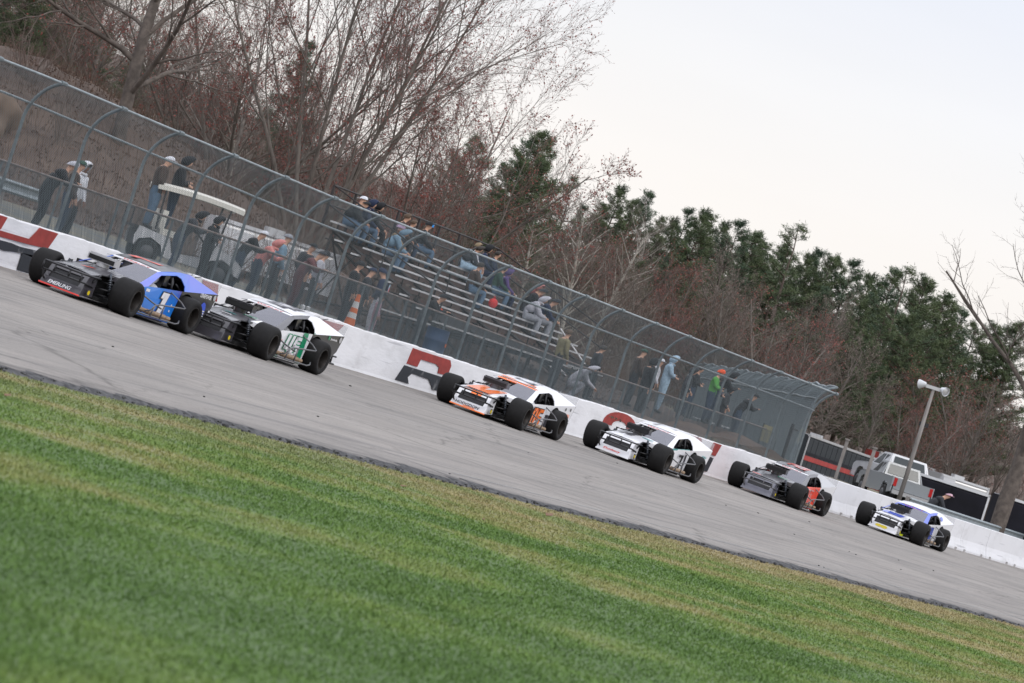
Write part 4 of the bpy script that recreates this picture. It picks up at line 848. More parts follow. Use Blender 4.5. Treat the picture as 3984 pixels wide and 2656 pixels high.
# a car's place is (X, Y) of its middle on the banked track
def cloc(x, y): return (x, y, track_z(y)+.004)
NF = (0, 1, 0); NU = (-.06, 0, .15)           # nose face: reads towards the car's left, up the panel
HF = (0, 1, 0); HU = (-1, 0, .11); RU = (0, -1, 0)
cars = [
 ('blue and black race car with a white 1 on its door, leftmost and leading', -30.1, -2.78, -.019,
  dict(nose='dark', hood='dark', cowl='dark', visor='white', roof='black', pillar='indigo', sail='indigo', door='fade', quarter='black', deck='dark', lip='red', box='silver', helmet='white',
   num=[('1', -.10, .20, .44, .40, 'white', 'black', .35)],
   text=[('EMERLING', (2.345, -.27, .115), NF, NU, .075, .50, 'white', .2), ('USNE', (2.05, -.26, .548), HF, HU, .11, .42, 'silver', .15), ('1', (1.62, -.12, .61), HF, HU, .22, .24, 'coral', .3), ('USNEPOWER', (-1.86, .80, .76), (-1, 0, 0), (0, 0, 1), .085, .52, 'white', 0), ('E', (-2.17, .80, .40), (-1, 0, 0), (0, 0, 1), .12, .10, 'white', 0),
         ('Schultz', (-1.80, .745, .86), (-1, 0, .02), (0, -.55, .7), .075, .26, 'white', .2), ('1', (-.62, .25, 1.035), (-1, 0, .075), RU, .62, .62, 'coral', 0)],
   decals=[((-2.02, .80, .38), (-1, 0, 0), (0, 0, 1), .26, .30, 'royal', True), ((-2.47, .80, .76), (-1, 0, 0), (0, 0, 1), .12, .12, 'silver', True), ((-2.44, .80, .50), (-1, 0, 0), (0, 0, 1), .08, .06, 'white', True), ((-.72, .80, .12), (-1, 0, 0), (0, 0, 1), .07, .07, 'red', True), ((-.74, .80, .30), (-1, 0, 0), (0, 0, 1), .05, .04, 'white', False), ((-.76, .80, .42), (-1, 0, 0), (0, 0, 1), .05, .04, 'white', False), ((.42, .768, .56), (-1, 0, 0), (0, 0, 1), .16, .055, 'white', False)])),
 ('white, green and black race car with a white 46, second in line', -24.9, -3.62, -.004,
  dict(nose='dark', hood='dark', cowl='white', visor='white', roof='white', pillar='dark', sail='white', door='white', quarter='black', deck='black', box='black', helmet='silver',
   num=[('46', .20, .20, .42, .78, 'white', 'green', .35)],
   text=[('JamesHardie', (2.07, -.16, .545), HF, HU, .075, .50, 'white', 0), ('JamesHardie', (-1.98, .80, .74), (-1, 0, 0), (0, 0, 1), .06, .34, 'white', 0), ('46', (-.60, .35, 1.035), (-1, 0, .075), RU, .62, .85, 'grey', .2), ('COMP', (.50, .785, .43), (-1, 0, 0), (0, 0, 1), .05, .20, 'red', .1), ('COMETIC', (.52, .785, .34), (-1, 0, 0), (0, 0, 1), .04, .22, 'dark', 0)],
   decals=[((-.62, .80, .10), (-1, 0, 0), (0, 0, 1), .22, .64, 'green', False), ((-1.10, .80, .765), (-1, 0, .1), (0, -.1, .7), .06, .02, 'green', False), ((.70, .765, .10), (-1, 0, 0), (0, 0, 1), 1.3, .09, 'green', False), ((-1.86, .80, .74), (-1, 0, 0), (0, 0, 1), .09, .09, 'green', True), ((-2.44, .80, .74), (-1, 0, 0), (0, 0, 1), .12, .13, 'silver', True),
           ((.98, .10, .685), HF, HU, .30, .12, 'green', False), ((1.70, -.05, .605), HF, HU, .22, .07, 'white', False), ((1.45, -.1, .635), HF, HU, .26, .06, 'teal', False), ((2.02, -.44, .546), HF, HU, .2, .09, 'green', True)], stick=('red', 'white', 'white', 'dark', 'white'))),
 ('white and orange race car with an orange 05 and orange wheels, third in line', -6.2, -2.56, .021,
  dict(nose='white', hood='white', cowl='white', visor='orange', roof='white', pillar='white', sail='white', door='white', quarter='white', deck='white', box='dark', orim=1, lip='orange', helmet='white', whelen='white',
   num=[('05', .28, .14, .46, .74, 'orange', 'black', .3)],
   text=[('HODGDON', (2.345, -.34, .125), NF, NU, .07, .62, 'dark', .2), ('05', (-.66, .30, 1.035), (-1, 0, .075), RU, .55, .75, 'grey', .2), ('WELDING', (-2.0, .80, .58), (-1, 0, 0), (0, 0, 1), .085, .38, 'orange', 0)],
   decals=[((2.12, -.30, .50), HF, HU, .40, .30, 'orange', False), ((2.08, -.31, .553), HF, HU, .60, 1.2, 'orange', False), ((.60, .785, .10), (-1, 0, 0), (0, 0, 1), .30, .42, 'orange', False), ((-.50, -.5, 1.018), (0, 1, 0), (-1, 0, .12), .9, .16, 'orange', False), ((2.17, -.10, .435), NF, (-.06, 0, .08), .26, .10, 'orange', False), ((2.35, -.12, .105), NF, NU, .30, .02, 'orange', False),
           ((-.72, .80, .11), (-1, 0, 0), (0, 0, 1), .24, .40, 'dark', False), ((-2.0, .80, .40), (-1, 0, 0), (0, 0, 1), .45, .13, 'dark', False), ((-1.95, .80, .72), (-1, 0, 0), (0, 0, 1), .10, .08, 'dark', True), ((-1.55, .72, .87), (-1, 0, .02), (0, -.55, .7), .12, .10, 'grey', True), ((-1.8, .74, .86), (-1, 0, .02), (0, -.55, .7), .12, .10, 'green', True), ((-2.3, .80, .74), (-1, 0, 0), (0, 0, 1), .10, .08, 'dark', True)], stick=('white', 'orange', 'orange', 'yellow', 'white'))),
 ('all white race car with teal trim and black 7, fourth in line', 2.55, -3.44, .002,
  dict(nose='white', hood='white', cowl='white', visor='white', roof='white', pillar='white', sail='white', door='white', quarter='white', deck='white', box='black', helmet='white', sill=.12,
   num=[('7', -.10, .18, .40, .42, 'black', 'white', .3)],
   text=[('Dunleavy', (2.35, -.26, .12), NF, NU, .06, .46, 'red', .2), ('7', (-.60, .25, 1.035), (-1, 0, .075), RU, .55, .60, 'silver', .2), ('NJ Mint', (-1.95, .80, .64), (-1, 0, 0), (0, 0, 1), .08, .36, 'teal', 0)],
   decals=[((.74, .768, .60), (-1, 0, .07), (0, 0, 1), 1.7, .045, 'teal', False), ((1.55, -.36, .625), HF, HU, .16, .60, 'dark', False), ((1.55, -.14, .63), HF, HU, .16, .60, 'dark', False), ((1.10, .16, .665), HF, HU, .30, .12, 'teal', False), ((-.68, .80, .12), (-1, 0, 0), (0, 0, 1), .10, .5, 'dark', False), ((.45, .768, .12), (-1, 0, 0), (0, 0, 1), .34, .46, 'dark', False)], stick=('red', 'white', 'red', 'white', 'red'))),
 ('dark grey and white race car with an orange 20, fifth in line', 19.7, -2.02, .029,
  dict(nose='grey', hood='dark', cowl='dark', visor='white', roof='dark', pillar='dark', sail='silver', door='coral', quarter='white', deck='white', box='black', helmet='dark', barefront=1,
   num=[('20', .34, .12, .48, .72, 'coral', 'white', .3)],
   text=[('20', (-.62, .30, 1.035), (-1, 0, .075), RU, .60, .75, 'coral', .2)],
   decals=[((.42, .768, .10), (-1, 0, 0), (0, 0, 1), .95, .53, 'coral', False), ((.42, .785, .10), (-1, 0, 0), (0, 0, 1), .95, .53, 'coral', False), ((1.95, -.40, .555), HF, HU, .34, .10, 'coral', False), ((1.2, .12, .66), HF, HU, .30, .10, 'green', False)], stick=('white', 'red', 'white', 'grey', 'white'))),
 ('white and royal blue race car with yellow emblem on its nose, last in line', 32.8, -2.26, .024,
  dict(nose='white', hood='white', cowl='white', visor='royal', roof='white', pillar='royal', sail='white', door='white', quarter='white', deck='white', box='black', helmet='white',
   num=[('18', .22, .12, .50, .66, 'royal', 'silver', .1)],
   text=[],
   decals=[((2.345, -.25, .13), NF, NU, .22, .09, 'yellow', True), ((2.345, -.08, .12), NF, NU, .22, .10, 'yellow', True), ((1.75, -.36, .60), HF, HU, .62, .55, 'royal', False), ((-1.22, .72, .87), (-1, 0, .05), (0, -.4, .7), .30, .14, 'royal', True), ((.80, .768, .085), (-1, 0, 0), (0, 0, 1), 1.5, .05, 'yelgreen', False), ((2.2, .515, .10), (-1, 0, 0), (0, 0, 1), .4, .05, 'yelgreen', False)], stick=('white', 'royal', 'white', 'royal', 'yellow'))),
]
for lab, x, y, yaw, L in cars: race_car(lab, cloc(x, y), yaw, L)
# ------------------------------------------------------------------ golf cart, trailers, trucks, pole, cone
M_glass = mat('dark glass', (.03, .04, .045), .1); M_rub = mat('tyre rubber', (.02, .02, .02), .8); M_wh = paint('white vehicle paint', (.62, .63, .66), .35, var=.06, scale=2)
M_cream = mat('cream plastic roof', (.68, .66, .60), .5); M_plast = mat('black plastic', (.025, .025, .028), .6); M_silv = paint('silver truck paint', (.30, .32, .34), .35)
M_trd = mat('dark trailer skin', (.035, .040, .045), .7, spec=.2); M_trb = mat('black trailer skin', (.010, .010, .016), .7, var=.3, scale=1, spec=.2); M_trr = mat('red trailer skin', (.40, .035, .028), .7, var=.2, scale=2)
M_trim = mat('aluminium trim', (.55, .55, .56), .4, .5); M_lens = mat('red lamp lens', (.5, .02, .02), .25); M_wood = mat('grey timber', (.26, .24, .23), .85, var=.2, scale=6, stretch=(1, 1, .2), bump=.3)
def wheel_geo(R, W):
    mb = MB(); h = W/2
    mb.lathe([(0, -h+.02), (R*.55, -h+.02), (R*.6, -h), (R*.93, -h), (R, -h+.04), (R, h-.04), (R*.93, h), (R*.6, h), (R*.55, h-.03), (R*.2, h-.05), (0, h-.02)], 'Y', 20); return mb
WC = wheel_geo(.27, .20).mesh('wheel', M_rub, smooth=True, ang=40); WT = wheel_geo(.39, .26).mesh('wheel', M_rub, smooth=True, ang=40)
HUB = MB().lathe([(0, .04), (.10, .03), (.15, 0), (.16, -.02)], 'Y', 14).mesh('hub_cap', M_trim, smooth=True); 
M_hub = mat('dull hub', (.10, .10, .105), .5, .4); HUBD = MB().lathe([(0, .04), (.10, .03), (.15, 0), (.16, -.02)], 'Y', 14).mesh('hub_cap', M_hub, smooth=True)
def add_wheels(T, me, spots, hub=1., r=.27):
    for x, y in spots:
        s_ = 1 if y > 0 else -1; wh = link('wheel', me, T, (x, y, r), (0, 0, 0 if s_ > 0 else math.pi)); h_ = link('hub_cap', HUBD, wh, (0, .10*hub, 0)); h_.scale = (hub,)*3

def golf_cart():
    c = at(-7.9, 118.4); H = math.atan2(RT.y, RT.x)+.25; z = gz(c)
    T = thing('golf_cart', 'white golf cart with cream roof and rear deck parked behind the low fence', 'golf cart', (c.x, c.y, z), (0, 0, H))
    T.scale = (1.05, 1.05, 1.05)
    add_wheels(T, WC, [(.83, .52), (.83, -.52), (-.83, .52), (-.83, -.52)])
    mb = MB()   # body side profiles (x forward)
    prof = [(1.28, .30), (1.30, .52), (1.10, .66), (.80, .80), (.58, .84), (.52, .42), (-.35, .36), (-.46, .62), (-1.15, .72), (-1.20, .50), (-1.12, .42)]
    arch = lambda cx: [(cx-.33, .34), (cx-.26, .50), (cx, .60), (cx+.26, .50), (cx+.33, .34)]
    side = [(1.28, .32), (1.31, .55), (1.08, .70), (.62, .86), (.52, .50), (-.30, .40), (-.42, .70), (-1.14, .78), (-1.20, .55), (-1.18, .40)]+arch(-.83)+[(-.42, .26), (.45, .26)]+arch(.83)
    for s_ in (1, -1):
        q = [(x, .58*s_, zz) for x, zz in side]; mb.slab(q if s_ < 0 else q[::-1], .03)
    mb.slab([(1.31, -.58, .55), (1.31, .58, .55), (1.08, .58, .70), (1.08, -.58, .70)], .02); mb.slab([(1.08, -.58, .70), (1.08, .58, .70), (.62, .58, .86), (.62, -.58, .86)], .02); mb.slab([(1.28, -.58, .32), (1.28, .58, .32), (1.31, .58, .55), (1.31, -.58, .55)], .02)
    mb.build('body', M_wh, T)
    MB().box((.05, 0, .28), (1.1, 1.1, .05)).box((-.7, 0, .5), (.9, 1.0, .3)).box((1.30, 0, .30), (.10, 1.0, .14)).build('floor', M_plast, T)
    MB().box((-.42, 0, .80), (.50, 1.05, .14)).box((-.66, .27, 1.05), (.12, .46, .42)).box((-.66, -.27, 1.05), (.12, .46, .42)).build('seat', M_cream, T)
    MB().box((-1.05, 0, .74), (.62, 1.05, .06)).tube([(-1.35, -.5, .74), (-1.35, -.5, 1.1), (-1.35, .5, 1.1), (-1.35, .5, .74)], .02, 6).build('rear_deck', M_plast, T)
    mb = MB(); v = []
    for i in range(9):
        x = 1.0-2.0*i/8; zc = 1.78+.05*(1-((x)/1.0)**2)
        for y in (-.56, -.4, 0, .4, .56): v.append((x, y, zc+(.03 if abs(y) < .5 else -.02)))
    f = [(i*5+j, (i+1)*5+j, (i+1)*5+j+1, i*5+j+1) for i in range(8) for j in range(4)]; v2 = [(a, b, c_-.10) for a, b, c_ in v]
    n = len(v); rim = [i*5 for i in range(9)]+[8*5+j for j in range(1, 5)]+[i*5+4 for i in range(7, -1, -1)]+[3, 2, 1]
    mb.add(v+v2, f+[tuple(n+i for i in q[::-1]) for q in f]+[(rim[i], rim[(i+1) % len(rim)], n+rim[(i+1) % len(rim)], n+rim[i]) for i in range(len(rim))]); mb.build('roof', M_cream, T, smooth=True, ang=50)
    for x0, x1 in ((.62, .72), (-.78, -.80)):
        for y in (.52, -.52): MB().tube([(x0, y, .8), (x1, y, 1.75)], .022, 6).build('roof_post', M_plast, T)
    MB().slab([(.64, -.50, .9), (.64, .50, .9), (.70, .5, 1.6), (.70, -.5, 1.6)], .006).build('windscreen', M_lexc, T)
    for y in (.42, -.42): MB().box((1.24, y, .60), (.08, .18, .08), M=Matrix.Rotation(.5, 3, 'Y')).build('headlight', M_glass, T)
    mb = MB(); mb.lathe([(.14, -.01), (.155, 0), (.14, .01), (.13, 0), (.14, -.01)], 'X', 14, (.30, .25, .98)); mb.tube([(.3, .25, .98), (.6, .25, .75)], .02, 6); mb.build('steering_wheel', M_plast, T)
    return c, H, z
cc, cH, cz = golf_cart()
def cart_pt(x, y): return (cc.x+math.cos(cH)*x-math.sin(cH)*y, cc.y+math.sin(cH)*x+math.cos(cH)*y)
a = cart_pt(-1.02, -.28); person('pockets', (a[0], a[1], cz+.80), TR+.55, 'brown', 'jeans', 'person in dark jacket and white brimmed cap standing on the golf cart deck', ('cap', 'white'), big=True, s=1.0)
a = cart_pt(-.52, .15); person('crossed', (a[0], a[1], cz+.82), TR+.4, 'black', 'darkjeans', 'tall person in black hoodie with hood up standing on the golf cart seat', ('hood', 'black'), s=1.06)

def box_trailer(name, label, P0, P1, h, wd, body, z0=None, stripe=None, roofm=None, door=None, cat='trailer'):
    """enclosed trailer whose near side runs from P0 to P1 (world xy)"""
    P0, P1 = Vector((*P0[:2], 0)), Vector((*P1[:2], 0)); L = (P1-P0).length; a = math.atan2((P1-P0).y, (P1-P0).x); z = z0 if z0 is not None else gz(P0)
    T = thing(name, label, cat, (P0.x, P0.y, z), (0, 0, a)); b = .55
    mb = MB(); n = 8; rr = .18
    sec = [(0, b), (0, h-rr), (.05, h-.05), (rr, h), (wd-rr, h), (wd-.05, h-.05), (wd, h-rr), (wd, b)]
    v = [(x, y, zz) for x in (0, L) for y, zz in sec]; k = len(sec); mb.add(v, [(j, j+1, k+j+1, k+j) if False else (j, k+j, k+j+1, j+1) for j in range(k-1)]+[(k-1, 2*k-1, k, 0)]+[tuple(range(k)), tuple(range(2*k-1, k-1, -1))])
    mb.build('body', body, T)
    mb = MB(); mb.box((L/2, .02, h-.02), (L+.04, .10, .10)); mb.box((L/2, wd/2, h+.005), (L, wd-.3, .03)); mb.box((L/2, -.01, b+.04), (L, .05, .08)); mb.box((.02, -.005, (h+b)/2), (.08, .05, h-b)); mb.box((L-.02, -.005, (h+b)/2), (.08, .05, h-b)); mb.build('trim', roofm or M_trim, T)
    nseam = int(L/1.2)
    for i in range(1, nseam): MB().box((L*i/nseam, -.008, (h+b)/2), (.02, .012, h-b-.1)).build('side_seam', body, T)
    if stripe: MB().box((L/2, -.012, b+(h-b)*.46), (L-.3, .02, .20)).build('stripe', stripe, T); MB().box((L/2, -.012, b+(h-b)*.58), (L-.3, .02, .10)).build('stripe', M_trb, T)
    if door: MB().box((L*.8, -.02, b+(h-b)*.45), (.8, .03, (h-b)*.8)).build('door', roofm or M_trim, T)
    MB().box((L/2, wd/2, h+.10), (.5, .5, .16)).build('roof_vent', M_trim, T)
    for x in (L*.55, L*.55+.95):
        wh = link('wheel', WT, T, (x, .12, .39), (0, 0, math.pi)); link('hub_cap', HUBD, wh, (0, .12, 0))
        wh = link('wheel', WT, T, (x, wd-.12, .39)); link('hub_cap', HUBD, wh, (0, .12, 0))
    MB().box((L/2, wd/2, .48), (L-.4, wd-.5, .14)).build('chassis', M_plast, T)
    return T
def xy(lat, D): p = at(lat, D); return (p.x, p.y)
# white trailer behind the cart and the people at the rail
box_trailer('white_trailer', 'long low white trailer behind the golf cart, half hidden by bare bushes', xy(-8.7, 140), xy(-5.2, 141), 1.72, 1.3, M_wh, z0=1.80, roofm=M_wh)
box_trailer('dark_trailer', 'long dark grey trailer with a red stripe right of the catch fence end', (83.0, 16.6), (99.8, 18.4), 2.35, 2.6, M_trd, z0=.93, stripe=M_trr, roofm=M_trim)
box_trailer('black_trailer', 'long black trailer with white roof edge behind the light pole', xy(16.6, 200), xy(19.6, 200.6), 2.1, 2.0, M_trb, z0=.95, roofm=M_wh)
box_trailer('black_trailer', 'black trailer with white roof edge at the right border behind the forked tree', xy(19.3, 190), xy(22.5, 190.8), 2.2, 2.0, M_trb, z0=.95, roofm=M_wh)
box_trailer('red_trailer', 'red and white trailer standing behind the white pickup truck', xy(18.4, 246), xy(21.2, 246.6), 2.65, 2.5, M_trr, z0=1.08, roofm=M_trim)
box_trailer('grey_trailer', 'light grey trailer roof showing above the black trailer', xy(20.6, 235), xy(22.9, 235.6), 2.5, 2.5, M_trim, z0=1.05, roofm=M_wh)

def pickup(label, loc, head, m, s=1.):
    T = thing('pickup_truck', label, 'pickup truck', (loc[0], loc[1], gz(loc)), (0, 0, head), scale=s); w_ = .98
    mb = MB(); side = [(2.75, .50), (2.80, .95), (2.55, 1.10), (1.45, 1.18), (.95, 1.20), (-.85, 1.20), (-2.75, 1.22), (-2.80, .55)]
    ar = lambda cx: [(cx-.50, .48), (cx-.42, .78), (cx-.2, .92), (cx+.2, .92), (cx+.42, .78), (cx+.50, .48)]
    side = side+ar(-1.75)+[(-1.0, .42), (1.0, .42)]+ar(1.85)
    for s_ in (1, -1):
        q = [(x, w_*s_, z) for x, z in side]; mb.slab(q if s_ < 0 else q[::-1], .05)
    mb.slab([(2.80, -w_, .95), (2.80, w_, .95), (2.55, w_, 1.10), (2.55, -w_, 1.10)], .03); mb.slab([(2.55, -w_, 1.10), (2.55, w_, 1.10), (.95, w_, 1.20), (.95, -w_, 1.20)], .03); mb.slab([(2.75, -w_, .5), (2.75, w_, .5), (2.80, w_, .95), (2.80, -w_, .95)], .03)
    mb.box((-1.8, 0, .85), (1.9, 1.8, .06)); mb.box((-.83, 0, 1.0), (.05, 1.9, .4)); mb.build('body', m, T)
    MB().box((-2.78, 0, .95), (.06, 1.75, .52)).build('tailgate', m, T)
    mb = MB(); cab = [(1.0, 1.18), (.35, 1.78), (-.55, 1.80), (-.82, 1.22)]
    for (a, b) in (((cab[0]), cab[1]), (cab[1], cab[2]), (cab[2], cab[3])):
        mb.slab([(a[0], -.86 if a[1] < 1.5 else -.74, a[1]), (a[0], .86 if a[1] < 1.5 else .74, a[1]), (b[0], .86 if b[1] < 1.5 else .74, b[1]), (b[0], -.86 if b[1] < 1.5 else -.74, b[1])], .04)
    for s_ in (1, -1):
        q = [(1.0, .95*s_, 1.18), (.35, .76*s_, 1.78), (-.55, .76*s_, 1.80), (-.82, .95*s_, 1.22)]; mb.slab(q if s_ < 0 else q[::-1], .04)
    mb.build('cab', m, T)
    for s_ in (1, -1):
        for (a, b, c_, d_) in (((.82, 1.24), (.32, 1.70), (.0, 1.71), (-.0, 1.24)), ((-.08, 1.24), (-.08, 1.71), (-.50, 1.71), (-.70, 1.26))):
            yy = lambda z: (.95-(z-1.18)*.316+.006)*s_
            q = [(p[0], yy(p[1]), p[1]) for p in (a, b, c_, d_)]; MB().slab(q if s_ < 0 else q[::-1], .01).build('side_window', M_glass, T)
        MB().box((-2.80, .84*s_, 1.0), (.06, .14, .36)).build('tail_light', M_lens, T); MB().box((2.76, .78*s_, .85), (.08, .28, .18)).build('headlight', M_trim, T)
    MB().slab([(.96, -.78, 1.235), (.96, .78, 1.235), (.42, .70, 1.73), (.42, -.70, 1.73)], .01).build('windshield', M_glass, T)
    MB().slab([(-.60, -.66, 1.72), (-.60, .66, 1.72), (-.81, .74, 1.30), (-.81, -.74, 1.30)], .01).build('rear_window', M_glass, T)
    MB().box((2.85, 0, .58), (.12, 1.9, .22)).box((-2.88, 0, .58), (.12, 1.8, .18)).build('bumper', M_trim, T)
    add_wheels(T, WT, [(1.85, .88), (1.85, -.88), (-1.75, .88), (-1.75, -.88)], 1.4, .39); return T
va = math.atan2(V.y, V.x)
pickup('silver pickup truck right of the timber posts with its bed towards the track', xy(15.9, 200), va+.20, M_silv, .88)
pickup('white crew cab pickup truck behind the light pole', xy(16.9, 212), va+.30, M_wh, 1.02)

# pale dark canopy posts in front of the dark trailer
for i, (x, y, h, lab) in enumerate(((50.2, 5.4, 1.75, 'thin grey timber post left, in front of the dark trailer'), (48.6, 3.9, 1.8, 'thick grey timber post beside the silver pickup truck'))):
    MB().box((0, 0, h/2), (.12+.08*i, .12, h)).box((0, 0, h+.01), (.2+.1*i, .18, .05)).build('timber_post', M_wood, None, loc=(x, y, gz((x, y))), rot=(0, 0, .3), label=lab, cat='post')
MB().tube([(0, 0, 0), (0, 0, 1.85)], .05, 8).box((.3, 0, 1.7), (.62, .05, .05)).box((0, 0, .9), (.07, .10, 1.7)).build('gate_post', M_plast, None, loc=(28.6, .9, 1.2), label='black steel gate post at the end of the catch fence', cat='post')

# light pole with two floodlights
lp = thing('light_pole', 'slim grey light pole with two white floodlights behind the wall', 'light pole', (51.0, 3.2, gz((51, 3.2))))
hz = 5.9-gz((51, 3.2)); MB().tube([(0, 0, 0), (.0, 0, 2.5), (.02, .02, hz)], [.085, .075, .055], 10).build('pole', M_wood, lp, smooth=True)
q = math.atan2(RT.y, RT.x)
MB().box((0, 0, hz+.02), (.62, .08, .12), rot=q).build('cross_arm', M_trim, lp)
for s_ in (-.32, .26):
    dx, dy = RT.x*s_, RT.y*s_
    mb = MB(); mb.lathe([(.03, -.02), (.10, .0), (.13, .08), (.20, .26), (.22, .34), (.205, .34), (.18, .26), (.10, .10), (0, .08)], 'X', 16); mb.v = [(a*.75, b*.75, c*.75) for a, b, c in mb.v]; me = mb.mesh('floodlight', M_wh, smooth=True, ang=50)
    link('floodlight', me, lp, (dx, dy, hz+.06), (0, R_(12), q+(math.pi-.5 if s_ < 0 else -.9))); 
    link('lamp_lens', MB().lathe([(0, .225), (.15, .232), (.15, .225)], 'X', 16).mesh('lamp_lens', M_trim, smooth=True), lp, (dx, dy, hz+.06), (0, R_(12), q+(math.pi-.5 if s_ < 0 else -.9)))
MB().box((.16, 0, hz*.70), (.34, .12, .14), rot=q).build('junction_box', M_plast, lp)

# guard rails
def guardrail(label, pts, zt, n_posts):
    T = thing('guard_rail', label, 'guard rail'); mb = MB(); pts = [Vector((*p, 0)) for p in pts]
    prof = [(0, 0), (.05, .05), (.0, .12), (.0, .19), (.05, .26), (0, .31)]
    v = []
    for p in pts: v += [(p.x, p.y-a, zt(p)-.31+b) for a, b in prof]
    for p in pts: v += [(p.x, p.y-a+.012, zt(p)-.31+b) for a, b in prof]
    k = len(prof); N_ = len(pts)*k; mb.add(v, [(i*k+j, (i+1)*k+j, (i+1)*k+j+1, i*k+j+1) for i in range(len(pts)-1) for j in range(k-1)]+[(N_+i*k+j, N_+i*k+j+1, N_+(i+1)*k+j+1, N_+(i+1)*k+j) for i in range(len(pts)-1) for j in range(k-1)])
    mb.build('rail', M_galv, T)
    for i in range(n_posts):
        t = i/(n_posts-1)*(len(pts)-1.001); j = int(t); p = pts[j].lerp(pts[j+1], t-j); MB().box((p.x, p.y+.08, (zt(p)+gz(p))/2-.05), (.12, .12, max(.2, zt(p)-gz(p)+.1))).build('post', M_wood, T)
guardrail('corrugated guard rail on the grass behind the leftmost people', [(-30, 7), (-22, 7), (-13.5, 7.2)], lambda p: 2.62, 8)
guardrail('curved steel guard rail behind the precast barriers at the right border', [(43.5, .75), (47, .8), (52, .95), (58, 1.2), (66, 1.6), (80, 2.6)], lambda p: 2.02-.0*p.x, 9)

# traffic cone, little things behind the wall
tcn = thing('traffic_cone', 'tall orange and white traffic cone leaning behind the wall near the plaid shirt', 'traffic cone', (-8.1, 1.15, 1.55), (0, R_(4), 0))
M_or = mat('faded orange plastic', (.55, .13, .035), .6, var=.15); M_band = mat('white band', (.5, .5, .5), .6)
for z0, z1, m_ in ((.04, .42, M_or), (.42, .56, M_band), (.56, .68, M_or), (.68, .84, M_band), (.84, 1.02, M_or)):
    rr = lambda z: .17-.125*z; MB().lathe([(rr(z0), z0), (rr(z1), z1)], 'Z', 16).build('cone_band', m_, tcn, smooth=True)
MB().box((0, 0, .02), (.46, .46, .04)).lathe([(.04, 1.02), (.0, 1.03)], 'Z', 12).build('base', M_or, tcn)
cl_ = [('white lidded cup on the ledge behind the second car', -12.5, .60, M_wh), ('second white cup by the rail behind the second car', -11.7, .8, M_wh)]
for lab, x, y, m_ in cl_: MB().lathe([(0, 0), (.045, 0), (.055, .28), (.06, .29), (0, .31)], 'Z', 12).build('cup', m_, None, smooth=True, loc=(x, y, 1.62), label=lab, cat='cup')
tb = thing('trash_barrel', 'dark blue trash barrel behind the low fence under the round patch jacket', 'barrel', (-2.6, 1.0, 1.58))
MB().lathe([(0, 0), (.27, 0), (.28, .2), (.29, .22), (.28, .24), (.29, .5), (.30, .52), (.29, .54), (.29, .80), (.30, .82), (.26, .82), (.25, .1)], 'Z', 20).build('drum', mat('blue barrel paint', (.03, .06, .12), .6, var=.2), tb, smooth=True)
MB().lathe([(.0, -.305), (.05, -.305), (.05, -.295)], 'Y', 10, (0, 0, .45)).build('sticker', M_or, tb)
# a few stacked pale tables seen through the fence under the bleachers
for i, (x, y) in enumerate(((1.6, 3.6), (15.2, 3.2), (30.5, 4.5), (33.5, 5.0))):
    t_ = thing('folding_table', ['pale slatted folding table behind the wall left of the bleacher frames', 'grey folding table under the front beam of the bleachers', 'pale folding table seen through the mesh near the fence end', 'second pale table seen through the mesh near the fence end'][i], 'table', (x, y, gz((x, y))), (0, 0, .2*i))
    for j in range(5): MB().box((0, -.36+.18*j, .72), (1.5, .14, .04)).build('slat', M_alu, t_)
    for a in (-.6, .6):
        for b in (-.3, .3): MB().tube([(a, b, 0), (a*.9, b, .70)], .02, 6).build('leg', M_btube, t_)
for i, (x, y, lab) in enumerate(((37.5, 4.2, 'left yellowish board sign hanging behind the mesh near the fence end'), (40.2, 4.3, 'right yellowish board sign hanging behind the mesh near the fence end'))):
    s_ = thing('board_sign', lab, 'sign', (x, y, gz((x, y))), (0, 0, -.15)); MB().box((0, 0, 1.15), (1.5, .03, .55)).build('panel', mat('faded yellow board', (.30, .27, .14), .8, col2=(.2, .19, .14), scale=5), s_)
    for a in (-.7, .7): MB().tube([(a, .04, 0), (a, .04, 1.45)], .025, 6).build('post', M_btube, s_)

# fallen leaves on the grass and rubber crumbs on the track
M_leaf = mat('dead leaf', (.18, .10, .06), .8)
for x, y, s_, lab in ((-51.9, -20.4, 1.6, 'dry brown leaf on the grass near the track edge, middle of the picture'), (-60.6, -21.4, .8, 'small dark dead leaf on the grass left of the middle'), (-74.5, -22.2, .9, 'small curled leaf low on the grass at the left'), (-63.0, -23.5, .5, 'tiny pale leaf scrap on the lower grass')):
    mb = MB(); mb.slab([(0, 0, .01), (.05, .03, .035), (.11, .02, .03), (.16, 0, .045), (.10, -.03, .03), (.05, -.03, .02)], .004)
    mb.build('dead_leaf', M_leaf, None, loc=(x, y, .0), rot=(0, 0, random.uniform(-.5, .5)), label=lab, cat='leaf').scale = (s_,)*3
mb = MB(); mb.ball((0, 0, .012), .03, nu=6, nv=4, sq=(1.6, 1, .5)); cme = mb.mesh('rubber_crumb', M_tyre)
for i in range(26):
    x, y = random.uniform(-66, 10), random.uniform(-17, -5); o = link('rubber_crumb', cme, None, (x, y, track_z(y)), (0, 0, random.random()*3), label='small dark crumb of tyre rubber lying on the track', cat='rubber crumb', group='rubber crumbs scattered on the track'); o.scale = (random.uniform(.3, .9),)*3

